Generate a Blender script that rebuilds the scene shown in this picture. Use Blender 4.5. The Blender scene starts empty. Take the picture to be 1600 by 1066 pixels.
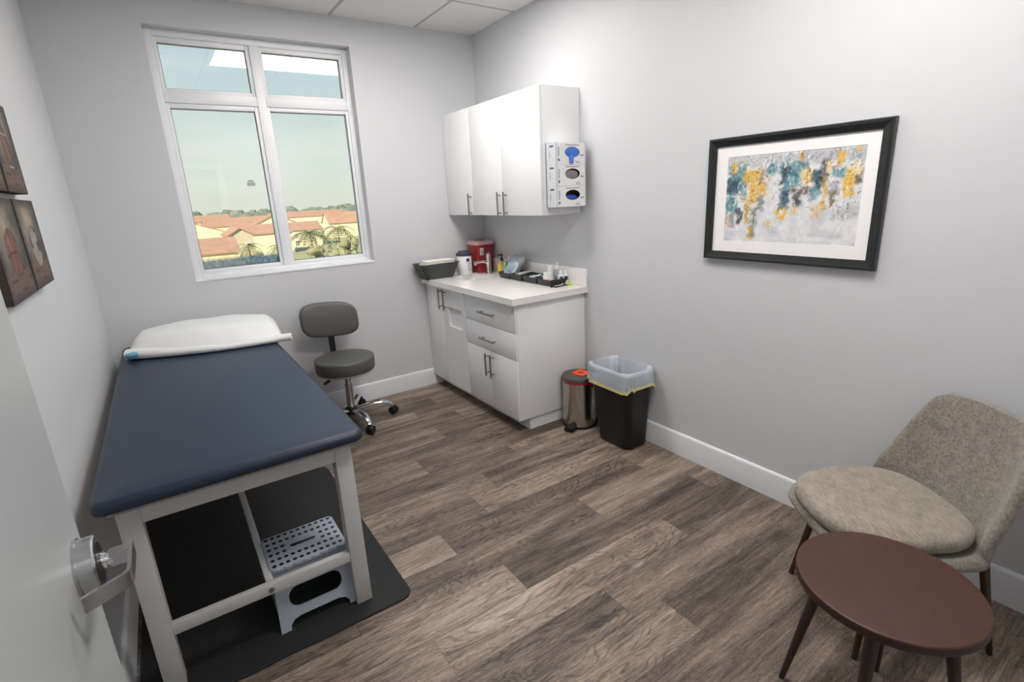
import bpy, bmesh, math, random
from mathutils import Vector, Matrix, Euler
random.seed(7)
C = bpy.context.scene.collection
PI = math.pi

# ------------------------------------------------------------------ camera, world, lights, exposure
scene = bpy.context.scene
cam_d = bpy.data.cameras.new('camera')
cam_d.sensor_width = 36.0
cam_d.sensor_fit = 'HORIZONTAL'
cam_d.lens = 804.4142 / 1600 * 36.0
cam_d.clip_start = 0.02
cam_d.clip_end = 3000
cam = bpy.data.objects.new('camera', cam_d)
C.objects.link(cam)
_rt = Vector((0.8263304, -0.56121419, -0.04708187))
_up = Vector((0.19066404, 0.20010859, 0.96104307))
_fw = Vector((0.52992952, 0.80311592, -0.27235918))
_m = Matrix((_rt, _up, -_fw)).transposed().to_4x4()
_m.translation = Vector((-2.3584, -3.9429, 1.5552))
cam.matrix_world = _m
scene.camera = cam

vs = scene.view_settings
scene.display_settings.display_device = 'sRGB'
vs.view_transform = 'Standard'
vs.look = 'None'
vs.gamma = 1.0
vs.use_curve_mapping = False
vs.exposure = 0.44

PANEL_W = 12.0          # radiance of the ceiling light diffusers
FRONT_FILL_W = 25.0  # radiance of the fill panel added at the front
HALL_FILL_W = 14.0           # radiance of the fill light added in the hallway
SUN_W = 6.0
SKY_W = 1.0

world = bpy.data.worlds.new('world')
scene.world = world
world.use_nodes = True
wn = world.node_tree.nodes; wl = world.node_tree.links
wn.clear()
w_out = wn.new('ShaderNodeOutputWorld'); w_bg = wn.new('ShaderNodeBackground')
w_tc = wn.new('ShaderNodeTexCoord'); w_sep = wn.new('ShaderNodeSeparateXYZ')
w_ramp = wn.new('ShaderNodeValToRGB')
e = w_ramp.color_ramp.elements
e[0].position = 0.0; e[0].color = (0.58, 0.61, 0.53, 1)
e[1].position = 0.75; e[1].color = (0.10, 0.22, 0.36, 1)
for p, c in ((0.10, (0.55, 0.62, 0.58, 1)), (0.20, (0.45, 0.57, 0.60, 1)), (0.34, (0.27, 0.40, 0.52, 1))):
    k = e.new(p); k.color = c
w_map = wn.new('ShaderNodeMapping'); w_map.inputs['Scale'].default_value = (3.0, 3.0, 14.0)
w_noise = wn.new('ShaderNodeTexNoise'); w_noise.inputs['Scale'].default_value = 1.6; w_noise.inputs['Detail'].default_value = 5
w_cr = wn.new('ShaderNodeValToRGB')
w_cr.color_ramp.elements[0].position = 0.52; w_cr.color_ramp.elements[0].color = (0, 0, 0, 1)
w_cr.color_ramp.elements[1].position = 0.75; w_cr.color_ramp.elements[1].color = (0.35, 0.35, 0.35, 1)
w_mix = wn.new('ShaderNodeMixRGB'); w_mix.inputs['Color2'].default_value = (0.72, 0.70, 0.62, 1)
wl.new(w_tc.outputs['Generated'], w_sep.inputs[0]); wl.new(w_sep.outputs['Z'], w_ramp.inputs['Fac'])
wl.new(w_tc.outputs['Generated'], w_map.inputs['Vector']); wl.new(w_map.outputs[0], w_noise.inputs['Vector'])
wl.new(w_noise.outputs['Fac'], w_cr.inputs['Fac']); wl.new(w_cr.outputs['Color'], w_mix.inputs['Fac'])
wl.new(w_ramp.outputs['Color'], w_mix.inputs['Color1']); wl.new(w_mix.outputs['Color'], w_bg.inputs['Color'])
w_bg.inputs['Strength'].default_value = SKY_W
wl.new(w_bg.outputs[0], w_out.inputs[0])

sun_d = bpy.data.lights.new('sun', 'SUN'); sun_d.energy = SUN_W; sun_d.angle = 0.01; sun_d.color = (1.0, 0.87, 0.66)
sun = bpy.data.objects.new('sun', sun_d); C.objects.link(sun)
sun.rotation_euler = Vector((0.62, 0.55, -0.56)).to_track_quat('-Z', 'Y').to_euler()

# ------------------------------------------------------------------ mesh helpers
class MB:
    """collects shapes into one bmesh"""
    def __init__(self):
        self.bm = bmesh.new()
    def face(self, vs_):
        try:
            return self.bm.faces.new(vs_)
        except ValueError:
            return None
    def box(self, x0, x1, y0, y1, z0, z1, bev=0.0, seg=2, M=None):
        x0, x1 = min(x0, x1), max(x0, x1); y0, y1 = min(y0, y1), max(y0, y1); z0, z1 = min(z0, z1), max(z0, z1)
        P = [(x0, y0, z0), (x1, y0, z0), (x1, y1, z0), (x0, y1, z0), (x0, y0, z1), (x1, y0, z1), (x1, y1, z1), (x0, y1, z1)]
        v = [self.bm.verts.new(M @ Vector(p) if M else p) for p in P]
        F = [(3, 2, 1, 0), (4, 5, 6, 7), (0, 1, 5, 4), (1, 2, 6, 5), (2, 3, 7, 6), (3, 0, 4, 7)]
        fs = [self.bm.faces.new([v[i] for i in f]) for f in F]
        if bev > 0:
            ed = list({e_ for f in fs for e_ in f.edges})
            bmesh.ops.bevel(self.bm, geom=ed, offset=bev, offset_type='OFFSET', segments=seg, profile=0.5, affect='EDGES')
        return self
    def loft(self, rings, closed=True, cap0=True, cap1=True):
        R = [[self.bm.verts.new(p) for p in r] for r in rings]
        n = len(R[0])
        for a, b in zip(R, R[1:]):
            for i in range(n if closed else n - 1):
                j = (i + 1) % n
                self.face((a[i], a[j], b[j], b[i]))
        if cap0: self.face(list(reversed(R[0])))
        if cap1: self.face(R[-1])
        return self
    def cyl(self, p0, p1, r0, r1=None, n=24, cap=True):
        r1 = r0 if r1 is None else r1
        p0, p1 = Vector(p0), Vector(p1)
        d = (p1 - p0).normalized()
        a = d.orthogonal().normalized(); b = d.cross(a)
        ring = lambda p, r: [p + a * (r * math.cos(2 * PI * i / n)) + b * (r * math.sin(2 * PI * i / n)) for i in range(n)]
        return self.loft([ring(p0, r0), ring(p1, r1)], True, cap, cap)
    def tube(self, path, r, n=10, cap=True, flat=None):
        """flat=(sx,sy): elliptical section, sx sideways, sy along up"""
        path = [Vector(p) for p in path]
        rs = r if isinstance(r, (list, tuple)) else [r] * len(path)
        rings = []; prev = None
        for i, p in enumerate(path):
            d = (path[min(i + 1, len(path) - 1)] - path[max(i - 1, 0)]).normalized()
            if flat:
                a = d.cross(Vector((0, 0, 1)))
                a = a.normalized() if a.length > 1e-5 else d.orthogonal().normalized()
            elif prev is None:
                a = d.orthogonal().normalized()
            else:
                a = (prev - d * prev.dot(d)).normalized()
            prev = a; b = d.cross(a)
            sx, sy = flat if flat else (1, 1)
            rings.append([p + a * (rs[i] * sx * math.cos(2 * PI * k / n)) + b * (rs[i] * sy * math.sin(2 * PI * k / n)) for k in range(n)])
        return self.loft(rings, True, cap, cap)
    def lathe(self, prof, c=(0, 0, 0), n=32, cap0=True, cap1=True):
        c = Vector(c)
        return self.loft([[c + Vector((r * math.cos(2 * PI * i / n), r * math.sin(2 * PI * i / n), z)) for i in range(n)] for r, z in prof], True, cap0, cap1)
    def prism(self, poly, axis, a0, a1):
        def P(p, t):
            if axis == 'x': return (t, p[0], p[1])
            if axis == 'y': return (p[0], t, p[1])
            return (p[0], p[1], t)
        rings = [[P(p, a0) for p in poly], [P(p, a1) for p in poly]]
        self.loft(rings); return self
    def ball(self, c, r, nu=16, nv=10, jitter=0.0, rnd=random):
        rx, ry, rz = r if isinstance(r, (list, tuple)) else (r, r, r)
        rings = []
        for j in range(1, nv):
            t = PI * j / nv
            rings.append([(c[0] + rx * math.sin(t) * math.cos(2 * PI * i / nu) * (1 + jitter * rnd.uniform(-1, 1)),
                           c[1] + ry * math.sin(t) * math.sin(2 * PI * i / nu) * (1 + jitter * rnd.uniform(-1, 1)),
                           c[2] - rz * math.cos(t) * (1 + jitter * rnd.uniform(-1, 1))) for i in range(nu)])
        return self.loft(rings)
    def slab(self, ringf, z0, z1, r, n=4):
        """ringf(inset) -> list of (x,y); rounded top and bottom edges"""
        A = [PI / 2 * k / n for k in range(n + 1)]
        rings = [[(x, y, z0 + r * (1 - math.cos(a))) for x, y in ringf(r * (1 - math.sin(a)))] for a in A]
        rings += [[(x, y, z1 - r * (1 - math.cos(a))) for x, y in ringf(r * (1 - math.sin(a)))] for a in reversed(A)]
        return self.loft(rings)

def rrect(x0, x1, y0, y1, r, n=6):
    def f(ins=0.0):
        a0, a1, b0, b1 = x0 + ins, x1 - ins, y0 + ins, y1 - ins
        rr = max(r - ins, 1e-4)
        out = []
        for cx, cy, s in ((a1 - rr, b1 - rr, 0), (a0 + rr, b1 - rr, 1), (a0 + rr, b0 + rr, 2), (a1 - rr, b0 + rr, 3)):
            for k in range(n + 1):
                t = PI / 2 * (s + k / n)
                out.append((cx + rr * math.cos(t), cy + rr * math.sin(t)))
        return out
    return f

def circ(cx, cy, R, n=48):
    return lambda ins=0.0: [(cx + (R - ins) * math.cos(2 * PI * i / n), cy + (R - ins) * math.sin(2 * PI * i / n)) for i in range(n)]

WM = {}
def thing(name, label, cat, loc=(0, 0, 0), rz=0.0, group=None):
    o = bpy.data.objects.new(name, None); C.objects.link(o)
    o.location = loc; o.rotation_euler = (0, 0, rz); o.empty_display_size = 0.05
    tag(o, label, cat, group)
    WM[o.name] = Matrix.Translation(Vector(loc)) @ Matrix.Rotation(rz, 4, 'Z')
    return o

def tag(o, label=None, cat=None, group=None, kind=None):
    if label: o['label'] = label
    if cat: o['category'] = cat
    if group: o['group'] = group
    if kind: o['kind'] = kind
    return o

def obj(name, mb, m, parent=None, local=False, origin=None, smooth=True, angle=38, label=None):
    """links a collected shape as one mesh object; vertices are given in world space unless local"""
    bmesh.ops.recalc_face_normals(mb.bm, faces=mb.bm.faces)
    me = bpy.data.meshes.new(name)
    mb.bm.to_mesh(me); mb.bm.free()
    o = bpy.data.objects.new(name, me); C.objects.link(o)
    if smooth:
        for p in me.polygons: p.use_smooth = True
        me.set_sharp_from_angle(angle=math.radians(angle))
    if m: me.materials.append(m)
    W = Matrix.Identity(4)
    if parent is not None:
        o.parent = parent; W = WM[parent.name]
        if not local: me.transform(W.inverted())
    elif origin is not None:
        me.transform(Matrix.Translation(-Vector(origin))); o.location = origin; W = Matrix.Translation(Vector(origin))
    WM[o.name] = W
    if label: o['label'] = label
    return o

def structure(name, mb, m, parent=None, **k):
    o = obj(name, mb, m, parent, **k)
    if parent is None: o['kind'] = 'structure'
    return o

def copy_tree(o, parent=None, loc=None, rz=None):
    c = o.copy(); C.objects.link(c)
    if parent: c.parent = parent
    if loc: c.location = loc
    if rz is not None: c.rotation_euler = (0, 0, rz)
    for ch in list(o.children): copy_tree(ch, c)
    return c

# ------------------------------------------------------------------ materials
def lin(c):
    return tuple(((v / 255) / 12.92 if v / 255 <= 0.04045 else ((v / 255 + 0.055) / 1.055) ** 2.4) for v in c[:3]) + (1.0,)

def mat(name, rgb, rough=0.5, metal=0.0, var=0.0, vscale=8.0, stretch=(1, 1, 1), bump=0.0, bscale=60.0, spec=0.5, sheen=0.0, coat=0.0, alpha=1.0, trans=0.0):
    m = bpy.data.materials.new(name); m.use_nodes = True
    nt = m.node_tree; b = nt.nodes['Principled BSDF']
    b.inputs['Base Color'].default_value = lin(rgb)
    b.inputs['Roughness'].default_value = rough; b.inputs['Metallic'].default_value = metal
    b.inputs['Specular IOR Level'].default_value = spec
    b.inputs['Sheen Weight'].default_value = sheen; b.inputs['Coat Weight'].default_value = coat
    b.inputs['Alpha'].default_value = alpha; b.inputs['Transmission Weight'].default_value = trans
    tc = nt.nodes.new('ShaderNodeTexCoord'); mp = nt.nodes.new('ShaderNodeMapping'); mp.inputs['Scale'].default_value = stretch
    nt.links.new(tc.outputs['Object'], mp.inputs[0])
    if var > 0:
        n = nt.nodes.new('ShaderNodeTexNoise'); n.inputs['Scale'].default_value = vscale; n.inputs['Detail'].default_value = 4
        nt.links.new(mp.outputs[0], n.inputs['Vector'])
        mr = nt.nodes.new('ShaderNodeMapRange'); mr.inputs['From Min'].default_value = 0.3; mr.inputs['From Max'].default_value = 0.7
        mr.inputs['To Min'].default_value = 1 - var; mr.inputs['To Max'].default_value = 1 + var
        nt.links.new(n.outputs['Fac'], mr.inputs['Value'])
        mx = nt.nodes.new('ShaderNodeMixRGB'); mx.blend_type = 'MULTIPLY'; mx.inputs['Fac'].default_value = 1
        mx.inputs['Color1'].default_value = lin(rgb)
        nt.links.new(mr.outputs[0], mx.inputs['Color2']); nt.links.new(mx.outputs[0], b.inputs['Base Color'])
    if bump > 0:
        n2 = nt.nodes.new('ShaderNodeTexNoise'); n2.inputs['Scale'].default_value = bscale; n2.inputs['Detail'].default_value = 3
        nt.links.new(mp.outputs[0], n2.inputs['Vector'])
        bp = nt.nodes.new('ShaderNodeBump'); bp.inputs['Strength'].default_value = bump; bp.inputs['Distance'].default_value = 0.002
        nt.links.new(n2.outputs['Fac'], bp.inputs['Height']); nt.links.new(bp.outputs[0], b.inputs['Normal'])
    return m

def clear_mat(name, tint, gloss=0.1, rough=0.0, ior=1.45, haze=0.0, hazecol=(200, 205, 210)):
    """thin clear sheet: see-through plus a Fresnel reflection"""
    m = bpy.data.materials.new(name); m.use_nodes = True
    nt = m.node_tree; nt.nodes.clear()
    out = nt.nodes.new('ShaderNodeOutputMaterial'); tr = nt.nodes.new('ShaderNodeBsdfTransparent'); gl = nt.nodes.new('ShaderNodeBsdfGlossy')
    tr.inputs['Color'].default_value = tint; gl.inputs['Roughness'].default_value = rough
    fr = nt.nodes.new('ShaderNodeFresnel'); fr.inputs['IOR'].default_value = ior
    geo = nt.nodes.new('ShaderNodeNewGeometry'); mi = nt.nodes.new('ShaderNodeMapRange')   # same reflectance from either side of the sheet
    mi.inputs['To Min'].default_value = ior; mi.inputs['To Max'].default_value = 1 / ior
    nt.links.new(geo.outputs['Backfacing'], mi.inputs['Value']); nt.links.new(mi.outputs[0], fr.inputs['IOR'])
    ad = nt.nodes.new('ShaderNodeMath'); ad.operation = 'ADD'; ad.inputs[1].default_value = gloss
    mx = nt.nodes.new('ShaderNodeMixShader')
    nt.links.new(fr.outputs[0], ad.inputs[0]); nt.links.new(ad.outputs[0], mx.inputs[0])
    nt.links.new(tr.outputs[0], mx.inputs[1]); nt.links.new(gl.outputs[0], mx.inputs[2])
    last = mx
    if haze > 0:
        df = nt.nodes.new('ShaderNodeBsdfDiffuse'); df.inputs['Color'].default_value = lin(hazecol)
        m2 = nt.nodes.new('ShaderNodeMixShader'); m2.inputs[0].default_value = haze
        nt.links.new(mx.outputs[0], m2.inputs[1]); nt.links.new(df.outputs[0], m2.inputs[2]); last = m2
    nt.links.new(last.outputs[0], out.inputs[0])
    return m

def attr_mat(name, attr='paint', rough=0.5, coat=0.0, bump=0.0):
    m = bpy.data.materials.new(name); m.use_nodes = True
    nt = m.node_tree; b = nt.nodes['Principled BSDF']; b.inputs['Roughness'].default_value = rough; b.inputs['Coat Weight'].default_value = coat
    a = nt.nodes.new('ShaderNodeAttribute'); a.attribute_name = attr
    n = nt.nodes.new('ShaderNodeTexNoise'); n.inputs['Scale'].default_value = 220; n.inputs['Detail'].default_value = 3
    mr = nt.nodes.new('ShaderNodeMapRange'); mr.inputs['To Min'].default_value = 0.88; mr.inputs['To Max'].default_value = 1.12
    mx = nt.nodes.new('ShaderNodeMixRGB'); mx.blend_type = 'MULTIPLY'; mx.inputs['Fac'].default_value = 1
    tc = nt.nodes.new('ShaderNodeTexCoord'); nt.links.new(tc.outputs['Object'], n.inputs['Vector'])
    nt.links.new(n.outputs['Fac'], mr.inputs['Value']); nt.links.new(a.outputs['Color'], mx.inputs['Color1']); nt.links.new(mr.outputs[0], mx.inputs['Color2'])
    nt.links.new(mx.outputs[0], b.inputs['Base Color'])
    return m

M = {}
M['wall'] = mat('wall paint', (206, 207, 210), rough=0.55, bump=0.12, bscale=140)
M['door_paint'] = mat('grey door paint', (178, 181, 182), rough=0.38, var=0.01)
M['white_trim'] = mat('white trim paint', (226, 228, 231), rough=0.38, var=0.01)
M['laminate'] = mat('white laminate', (240, 241, 242), rough=0.32, var=0.008, vscale=3)
M['quartz'] = mat('white quartz', (243, 240, 237), rough=0.12, var=0.02, vscale=90)
M['nickel'] = mat('brushed nickel', (150, 147, 142), rough=0.33, metal=1.0, var=0.04, vscale=40, stretch=(1, 1, 12))
M['chrome'] = mat('chrome', (225, 226, 228), rough=0.06, metal=1.0, var=0.01)
M['steel'] = mat('stainless steel', (196, 191, 183), rough=0.24, metal=1.0, var=0.03, vscale=30, stretch=(12, 12, 0.3))
M['satin'] = mat('satin chrome', (190, 190, 192), rough=0.27, metal=1.0, var=0.03, vscale=30)
M['vinyl_frame'] = mat('white window frame', (236, 237, 240), rough=0.35, var=0.01)
M['gasket'] = mat('grey gasket', (96, 99, 103), rough=0.7, var=0.05)
M['navy'] = mat('navy vinyl', (23, 38, 59), rough=0.43, var=0.05, vscale=5, bump=0.12, bscale=420)
M['table_white'] = mat('off white table paint', (188, 188, 187), rough=0.45, var=0.015)
M['board'] = mat('grey board', (150, 148, 144), rough=0.6, var=0.04)
M['mat_black'] = mat('black rubber', (22, 26, 25), rough=0.75, var=0.12, vscale=50, bump=0.3, bscale=500)
M['black_plastic'] = mat('black plastic', (22, 24, 24), rough=0.42, var=0.05)
M['bin_black'] = mat('black bin plastic', (14, 18, 18), rough=0.38, var=0.1, vscale=200, bump=0.12, bscale=300)
M['grey_vinyl'] = mat('grey vinyl', (84, 84, 82), rough=0.45, var=0.04, bump=0.1, bscale=300)
M['ring_grey'] = mat('pale grey plastic', (168, 166, 160), rough=0.45, var=0.02)
M['step_plastic'] = mat('blue grey plastic', (158, 165, 180), rough=0.5, var=0.02)
M['linen'] = mat('pillow cover', (228, 229, 228), rough=0.8, var=0.02, vscale=12, bump=0.35, bscale=14)
M['blue_cloth'] = mat('light blue cloth', (118, 168, 196), rough=0.8, var=0.06)
M['white_plastic'] = mat('white plastic', (236, 236, 236), rough=0.35, var=0.01)
M['tray_grey'] = mat('dark grey plastic', (66, 69, 67), rough=0.5, var=0.05, vscale=60)
M['tray_black'] = mat('black organizer plastic', (36, 39, 38), rough=0.42, var=0.05)
M['paper'] = mat('paper', (232, 228, 219), rough=0.85, var=0.02, vscale=40)
M['sharps_red'] = mat('red plastic', (160, 40, 48), rough=0.35, var=0.04)
M['sharps_lid'] = mat('pinkish clear lid', (205, 172, 172), rough=0.3, var=0.04)
M['dark_print'] = mat('dark print', (58, 60, 76), rough=0.6, var=0.05)
M['grey_print'] = mat('grey print', (150, 152, 156), rough=0.6, var=0.05)
M['navy_print'] = mat('navy print', (52, 56, 104), rough=0.6, var=0.05)
M['amber'] = mat('amber soap', (196, 176, 132), rough=0.15, var=0.03)
M['yellow'] = mat('yellow label', (240, 200, 62), rough=0.5, var=0.03)
M['green'] = mat('green label', (28, 128, 106), rough=0.5, var=0.03)
M['lime'] = mat('lime plastic', (196, 226, 60), rough=0.4, var=0.03)
M['ltgreen'] = mat('light green plastic', (150, 212, 140), rough=0.4, var=0.03)
M['glove_blue'] = mat('blue nitrile', (72, 120, 212), rough=0.55, var=0.08, vscale=40)
M['glove_dark'] = mat('deep blue nitrile', (46, 78, 172), rough=0.55, var=0.1, vscale=60)
M['glove_grey'] = mat('grey latex', (142, 128, 122), rough=0.6, var=0.06, vscale=40)
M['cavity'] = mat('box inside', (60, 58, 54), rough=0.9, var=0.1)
M['carton'] = mat('white carton', (240, 240, 241), rough=0.5, var=0.01)
M['mask_blue'] = mat('pale blue mask', (196, 214, 226), rough=0.7, var=0.05, vscale=40)
M['orange'] = mat('orange sticker', (250, 84, 30), rough=0.5, var=0.02)
M['red_bag'] = mat('red bag film', (176, 24, 52), rough=0.35, var=0.12, vscale=60)
M['bag'] = mat('clear grey bag film', (186, 192, 202), rough=0.3, var=0.10, vscale=9, stretch=(1, 1, .4), bump=1.0, bscale=26, alpha=.88)
M['bag_band'] = mat('yellowish drawstring', (222, 212, 150), rough=0.5, var=0.06, vscale=30)
M['frame_black'] = mat('black frame wood', (34, 36, 36), rough=0.28, var=0.1, vscale=20)
M['mount'] = mat('white mat board', (240, 238, 238), rough=0.8, var=0.008)
M['bronze'] = mat('dark bronze metal', (88, 74, 52), rough=0.35, metal=0.8, var=0.05)
M['dark_wood'] = mat('dark walnut', (52, 36, 28), rough=0.4, var=0.15, vscale=10, stretch=(1, 1, 0.1))
M['sticker_grey'] = mat('grey sticker', (170, 172, 176), rough=0.6, var=0.03)
M['roof_tile'] = mat('terracotta roof', (172, 136, 116), rough=0.9, var=0.12, vscale=0.5)
M['cream_wall'] = mat('cream stucco', (232, 216, 184), rough=0.9, var=0.04, vscale=0.3)
M['beige_wall'] = mat('beige stucco', (196, 186, 158), rough=0.9, var=0.04, vscale=0.3)
M['house_glass'] = mat('dark house window', (88, 100, 96), rough=0.3, var=0.1)
M['leaf'] = mat('palm leaf', (128, 134, 96), rough=0.8, var=0.3, vscale=0.8)
M['bush'] = mat('shrub leaf', (136, 138, 104), rough=0.9, var=0.3, vscale=1.2)
M['far_tree'] = mat('distant trees', (112, 122, 112), rough=0.95, var=0.25, vscale=0.05)
M['trunk'] = mat('palm trunk', (150, 128, 100), rough=0.9, var=0.15)
M['lawn'] = mat('lawn', (158, 156, 122), rough=0.95, var=0.2, vscale=0.08)

# ceiling tiles: a grid of seams on object coordinates
def tile_mat():
    m = mat('ceiling tile', (226, 225, 223), rough=0.9, bump=0.25, bscale=220)
    nt = m.node_tree; b = nt.nodes['Principled BSDF']
    tc = nt.nodes.new('ShaderNodeTexCoord'); sp = nt.nodes.new('ShaderNodeSeparateXYZ'); nt.links.new(tc.outputs['Object'], sp.inputs[0])
    def seam(sock, off, step, half):
        a = nt.nodes.new('ShaderNodeMath'); a.operation = 'ADD'; a.inputs[1].default_value = -off + 40 * step
        nt.links.new(sp.outputs[sock], a.inputs[0])
        mo = nt.nodes.new('ShaderNodeMath'); mo.operation = 'PINGPONG'; mo.inputs[1].default_value = step / 2
        nt.links.new(a.outputs[0], mo.inputs[0])
        lt = nt.nodes.new('ShaderNodeMath'); lt.operation = 'LESS_THAN'; lt.inputs[1].default_value = half
        nt.links.new(mo.outputs[0], lt.inputs[0]); return lt
    s1 = seam('X', -0.49, 0.625, 0.011); s2 = seam('Y', -0.597, 0.61, 0.011)
    mxm = nt.nodes.new('ShaderNodeMath'); mxm.operation = 'MAXIMUM'; nt.links.new(s1.outputs[0], mxm.inputs[0]); nt.links.new(s2.outputs[0], mxm.inputs[1])
    mx = nt.nodes.new('ShaderNodeMixRGB'); mx.inputs['Color1'].default_value = lin((226, 225, 223)); mx.inputs['Color2'].default_value = lin((176, 176, 176))
    nt.links.new(mxm.outputs[0], mx.inputs['Fac']); nt.links.new(mx.outputs[0], b.inputs['Base Color'])
    return m
M['tile'] = tile_mat()

def floor_mat():
    m = bpy.data.materials.new('vinyl plank'); m.use_nodes = True
    nt = m.node_tree; N = nt.nodes; L = nt.links; b = N['Principled BSDF']
    tc = N.new('ShaderNodeTexCoord'); at = N.new('ShaderNodeAttribute'); at.attribute_name = 'plank'   # r tone, g seed, b unused
    sc_ = N.new('ShaderNodeSeparateColor'); L.new(at.outputs['Color'], sc_.inputs[0])
    sx = N.new('ShaderNodeSeparateXYZ'); L.new(tc.outputs['Object'], sx.inputs[0])
    def math_(op, a, b_=None, v=None):
        n = N.new('ShaderNodeMath'); n.operation = op
        for i, s in enumerate((a, b_)):
            if s is None: continue
            if isinstance(s, (int, float)): n.inputs[i].default_value = s
            else: L.new(s, n.inputs[i])
        return n.outputs[0]
    seed = math_('MULTIPLY', sc_.outputs['Green'], 57.0)
    def vec(fx, fy):
        c = N.new('ShaderNodeCombineXYZ')
        L.new(math_('ADD', math_('MULTIPLY', sx.outputs['X'], fx), seed), c.inputs[0])
        L.new(math_('ADD', math_('MULTIPLY', sx.outputs['Y'], fy), seed), c.inputs[1]); L.new(seed, c.inputs[2]); return c.outputs[0]
    def noise(v, sc, det=5, dist=0.0, rough=0.55):
        n = N.new('ShaderNodeTexNoise'); n.inputs['Scale'].default_value = sc; n.inputs['Detail'].default_value = det
        n.inputs['Distortion'].default_value = dist; n.inputs['Roughness'].default_value = rough
        L.new(v, n.inputs['Vector']); return n.outputs['Fac']
    broad = noise(vec(1.0, 7.0), 1.6, 4, 0.6)
    streak = noise(vec(2.4, 40.0), 2.4, 7, 0.5, 0.72)
    fine = noise(vec(16.0, 130.0), 3.4, 5, 0.3, 0.75)
    # cathedral grain: contour rings of a stretched noise
    ring = noise(vec(1.3, 5.0), 1.3, 2, 0.3)
    rings = math_('PINGPONG', math_('MULTIPLY', ring, 26.0), 0.5)
    ringm = N.new('ShaderNodeMapRange'); ringm.inputs['From Min'].default_value = 0.0; ringm.inputs['From Max'].default_value = 0.22
    ringm.inputs['To Min'].default_value = -0.15; ringm.inputs['To Max'].default_value = 0.03; L.new(rings, ringm.inputs['Value'])
    # knots
    vo = N.new('ShaderNodeTexVoronoi'); vo.inputs['Scale'].default_value = 1.0; L.new(vec(1.5, 4.4), vo.inputs['Vector'])
    kn = N.new('ShaderNodeMapRange'); kn.inputs['From Min'].default_value = 0.02; kn.inputs['From Max'].default_value = 0.17
    kn.inputs['To Min'].default_value = -0.42; kn.inputs['To Max'].default_value = 0.0; L.new(vo.outputs['Distance'], kn.inputs['Value'])
    t = math_('ADD', sc_.outputs['Red'], math_('MULTIPLY', math_('SUBTRACT', broad, 0.5), 1.25))
    t = math_('ADD', t, math_('MULTIPLY', math_('SUBTRACT', streak, 0.5), 1.25))
    t = math_('ADD', t, math_('MULTIPLY', math_('SUBTRACT', fine, 0.5), 1.25))
    t = math_('ADD', t, math_('MULTIPLY', ringm.outputs[0], sc_.outputs['Blue']))
    t = math_('ADD', t, kn.outputs[0])
    r = N.new('ShaderNodeValToRGB'); L.new(t, r.inputs['Fac'])
    ee = r.color_ramp.elements
    ee[0].position = 0.0; ee[0].color = lin((57, 51, 47)); ee[1].position = 1.0; ee[1].color = lin((182, 166, 150))
    for p, c in ((0.25, (88, 78, 70)), (0.5, (119, 105, 94)), (0.75, (150, 134, 119))):
        k_ = ee.new(p); k_.color = lin(c)
    L.new(r.outputs['Color'], b.inputs['Base Color'])
    b.inputs['Roughness'].default_value = 0.5; b.inputs['Specular IOR Level'].default_value = 0.35
    bp = N.new('ShaderNodeBump'); bp.inputs['Strength'].default_value = 0.15; bp.inputs['Distance'].default_value = 0.002
    L.new(fine, bp.inputs['Height']); L.new(bp.outputs[0], b.inputs['Normal'])
    return m
M['floor'] = floor_mat()

def fabric_mat(name, c1, c2, stretch):
    m = mat(name, c1, rough=0.95, sheen=0.25, bump=0.5, bscale=420)
    nt = m.node_tree; b = nt.nodes['Principled BSDF']; tc = nt.nodes.new('ShaderNodeTexCoord')
    cols = []
    for k, (st, sc) in enumerate((((1, 1, 1), 420), (stretch, 110), ((1, 1, 1), 26))):
        mp = nt.nodes.new('ShaderNodeMapping'); mp.inputs['Scale'].default_value = st
        n = nt.nodes.new('ShaderNodeTexNoise'); n.inputs['Scale'].default_value = sc; n.inputs['Detail'].default_value = 3
        nt.links.new(tc.outputs['Object'], mp.inputs[0]); nt.links.new(mp.outputs[0], n.inputs['Vector']); cols.append(n)
    a = nt.nodes.new('ShaderNodeMath'); a.operation = 'ADD'; nt.links.new(cols[0].outputs['Fac'], a.inputs[0]); nt.links.new(cols[1].outputs['Fac'], a.inputs[1])
    a2 = nt.nodes.new('ShaderNodeMath'); a2.operation = 'MULTIPLY_ADD'; a2.inputs[1].default_value = 0.5; nt.links.new(cols[2].outputs['Fac'], a2.inputs[0]); nt.links.new(a.outputs[0], a2.inputs[2])
    mr = nt.nodes.new('ShaderNodeMapRange'); mr.inputs['From Min'].default_value = 0.95; mr.inputs['From Max'].default_value = 1.55; nt.links.new(a2.outputs[0], mr.inputs['Value'])
    mx = nt.nodes.new('ShaderNodeMixRGB'); mx.inputs['Color1'].default_value = lin(c1); mx.inputs['Color2'].default_value = lin(c2)
    nt.links.new(mr.outputs[0], mx.inputs['Fac']); nt.links.new(mx.outputs[0], b.inputs['Base Color'])
    return m
M['tweed'] = fabric_mat('oatmeal tweed', (106, 100, 92), (158, 150, 139), (1, 1, 1))
M['tweed_seat'] = fabric_mat('oatmeal striped tweed', (114, 106, 95), (170, 160, 146), (0.3, 3, 1))

def wood_top_mat():
    m = mat('reddish walnut top', (71, 40, 30), rough=0.42, var=0.16, vscale=26, stretch=(1, 1, 1), bump=0.1, bscale=90)
    return m
M['walnut_top'] = wood_top_mat()
M['walnut_edge'] = mat('walnut edge', (50, 28, 22), rough=0.45, var=0.15, vscale=20)

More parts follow.
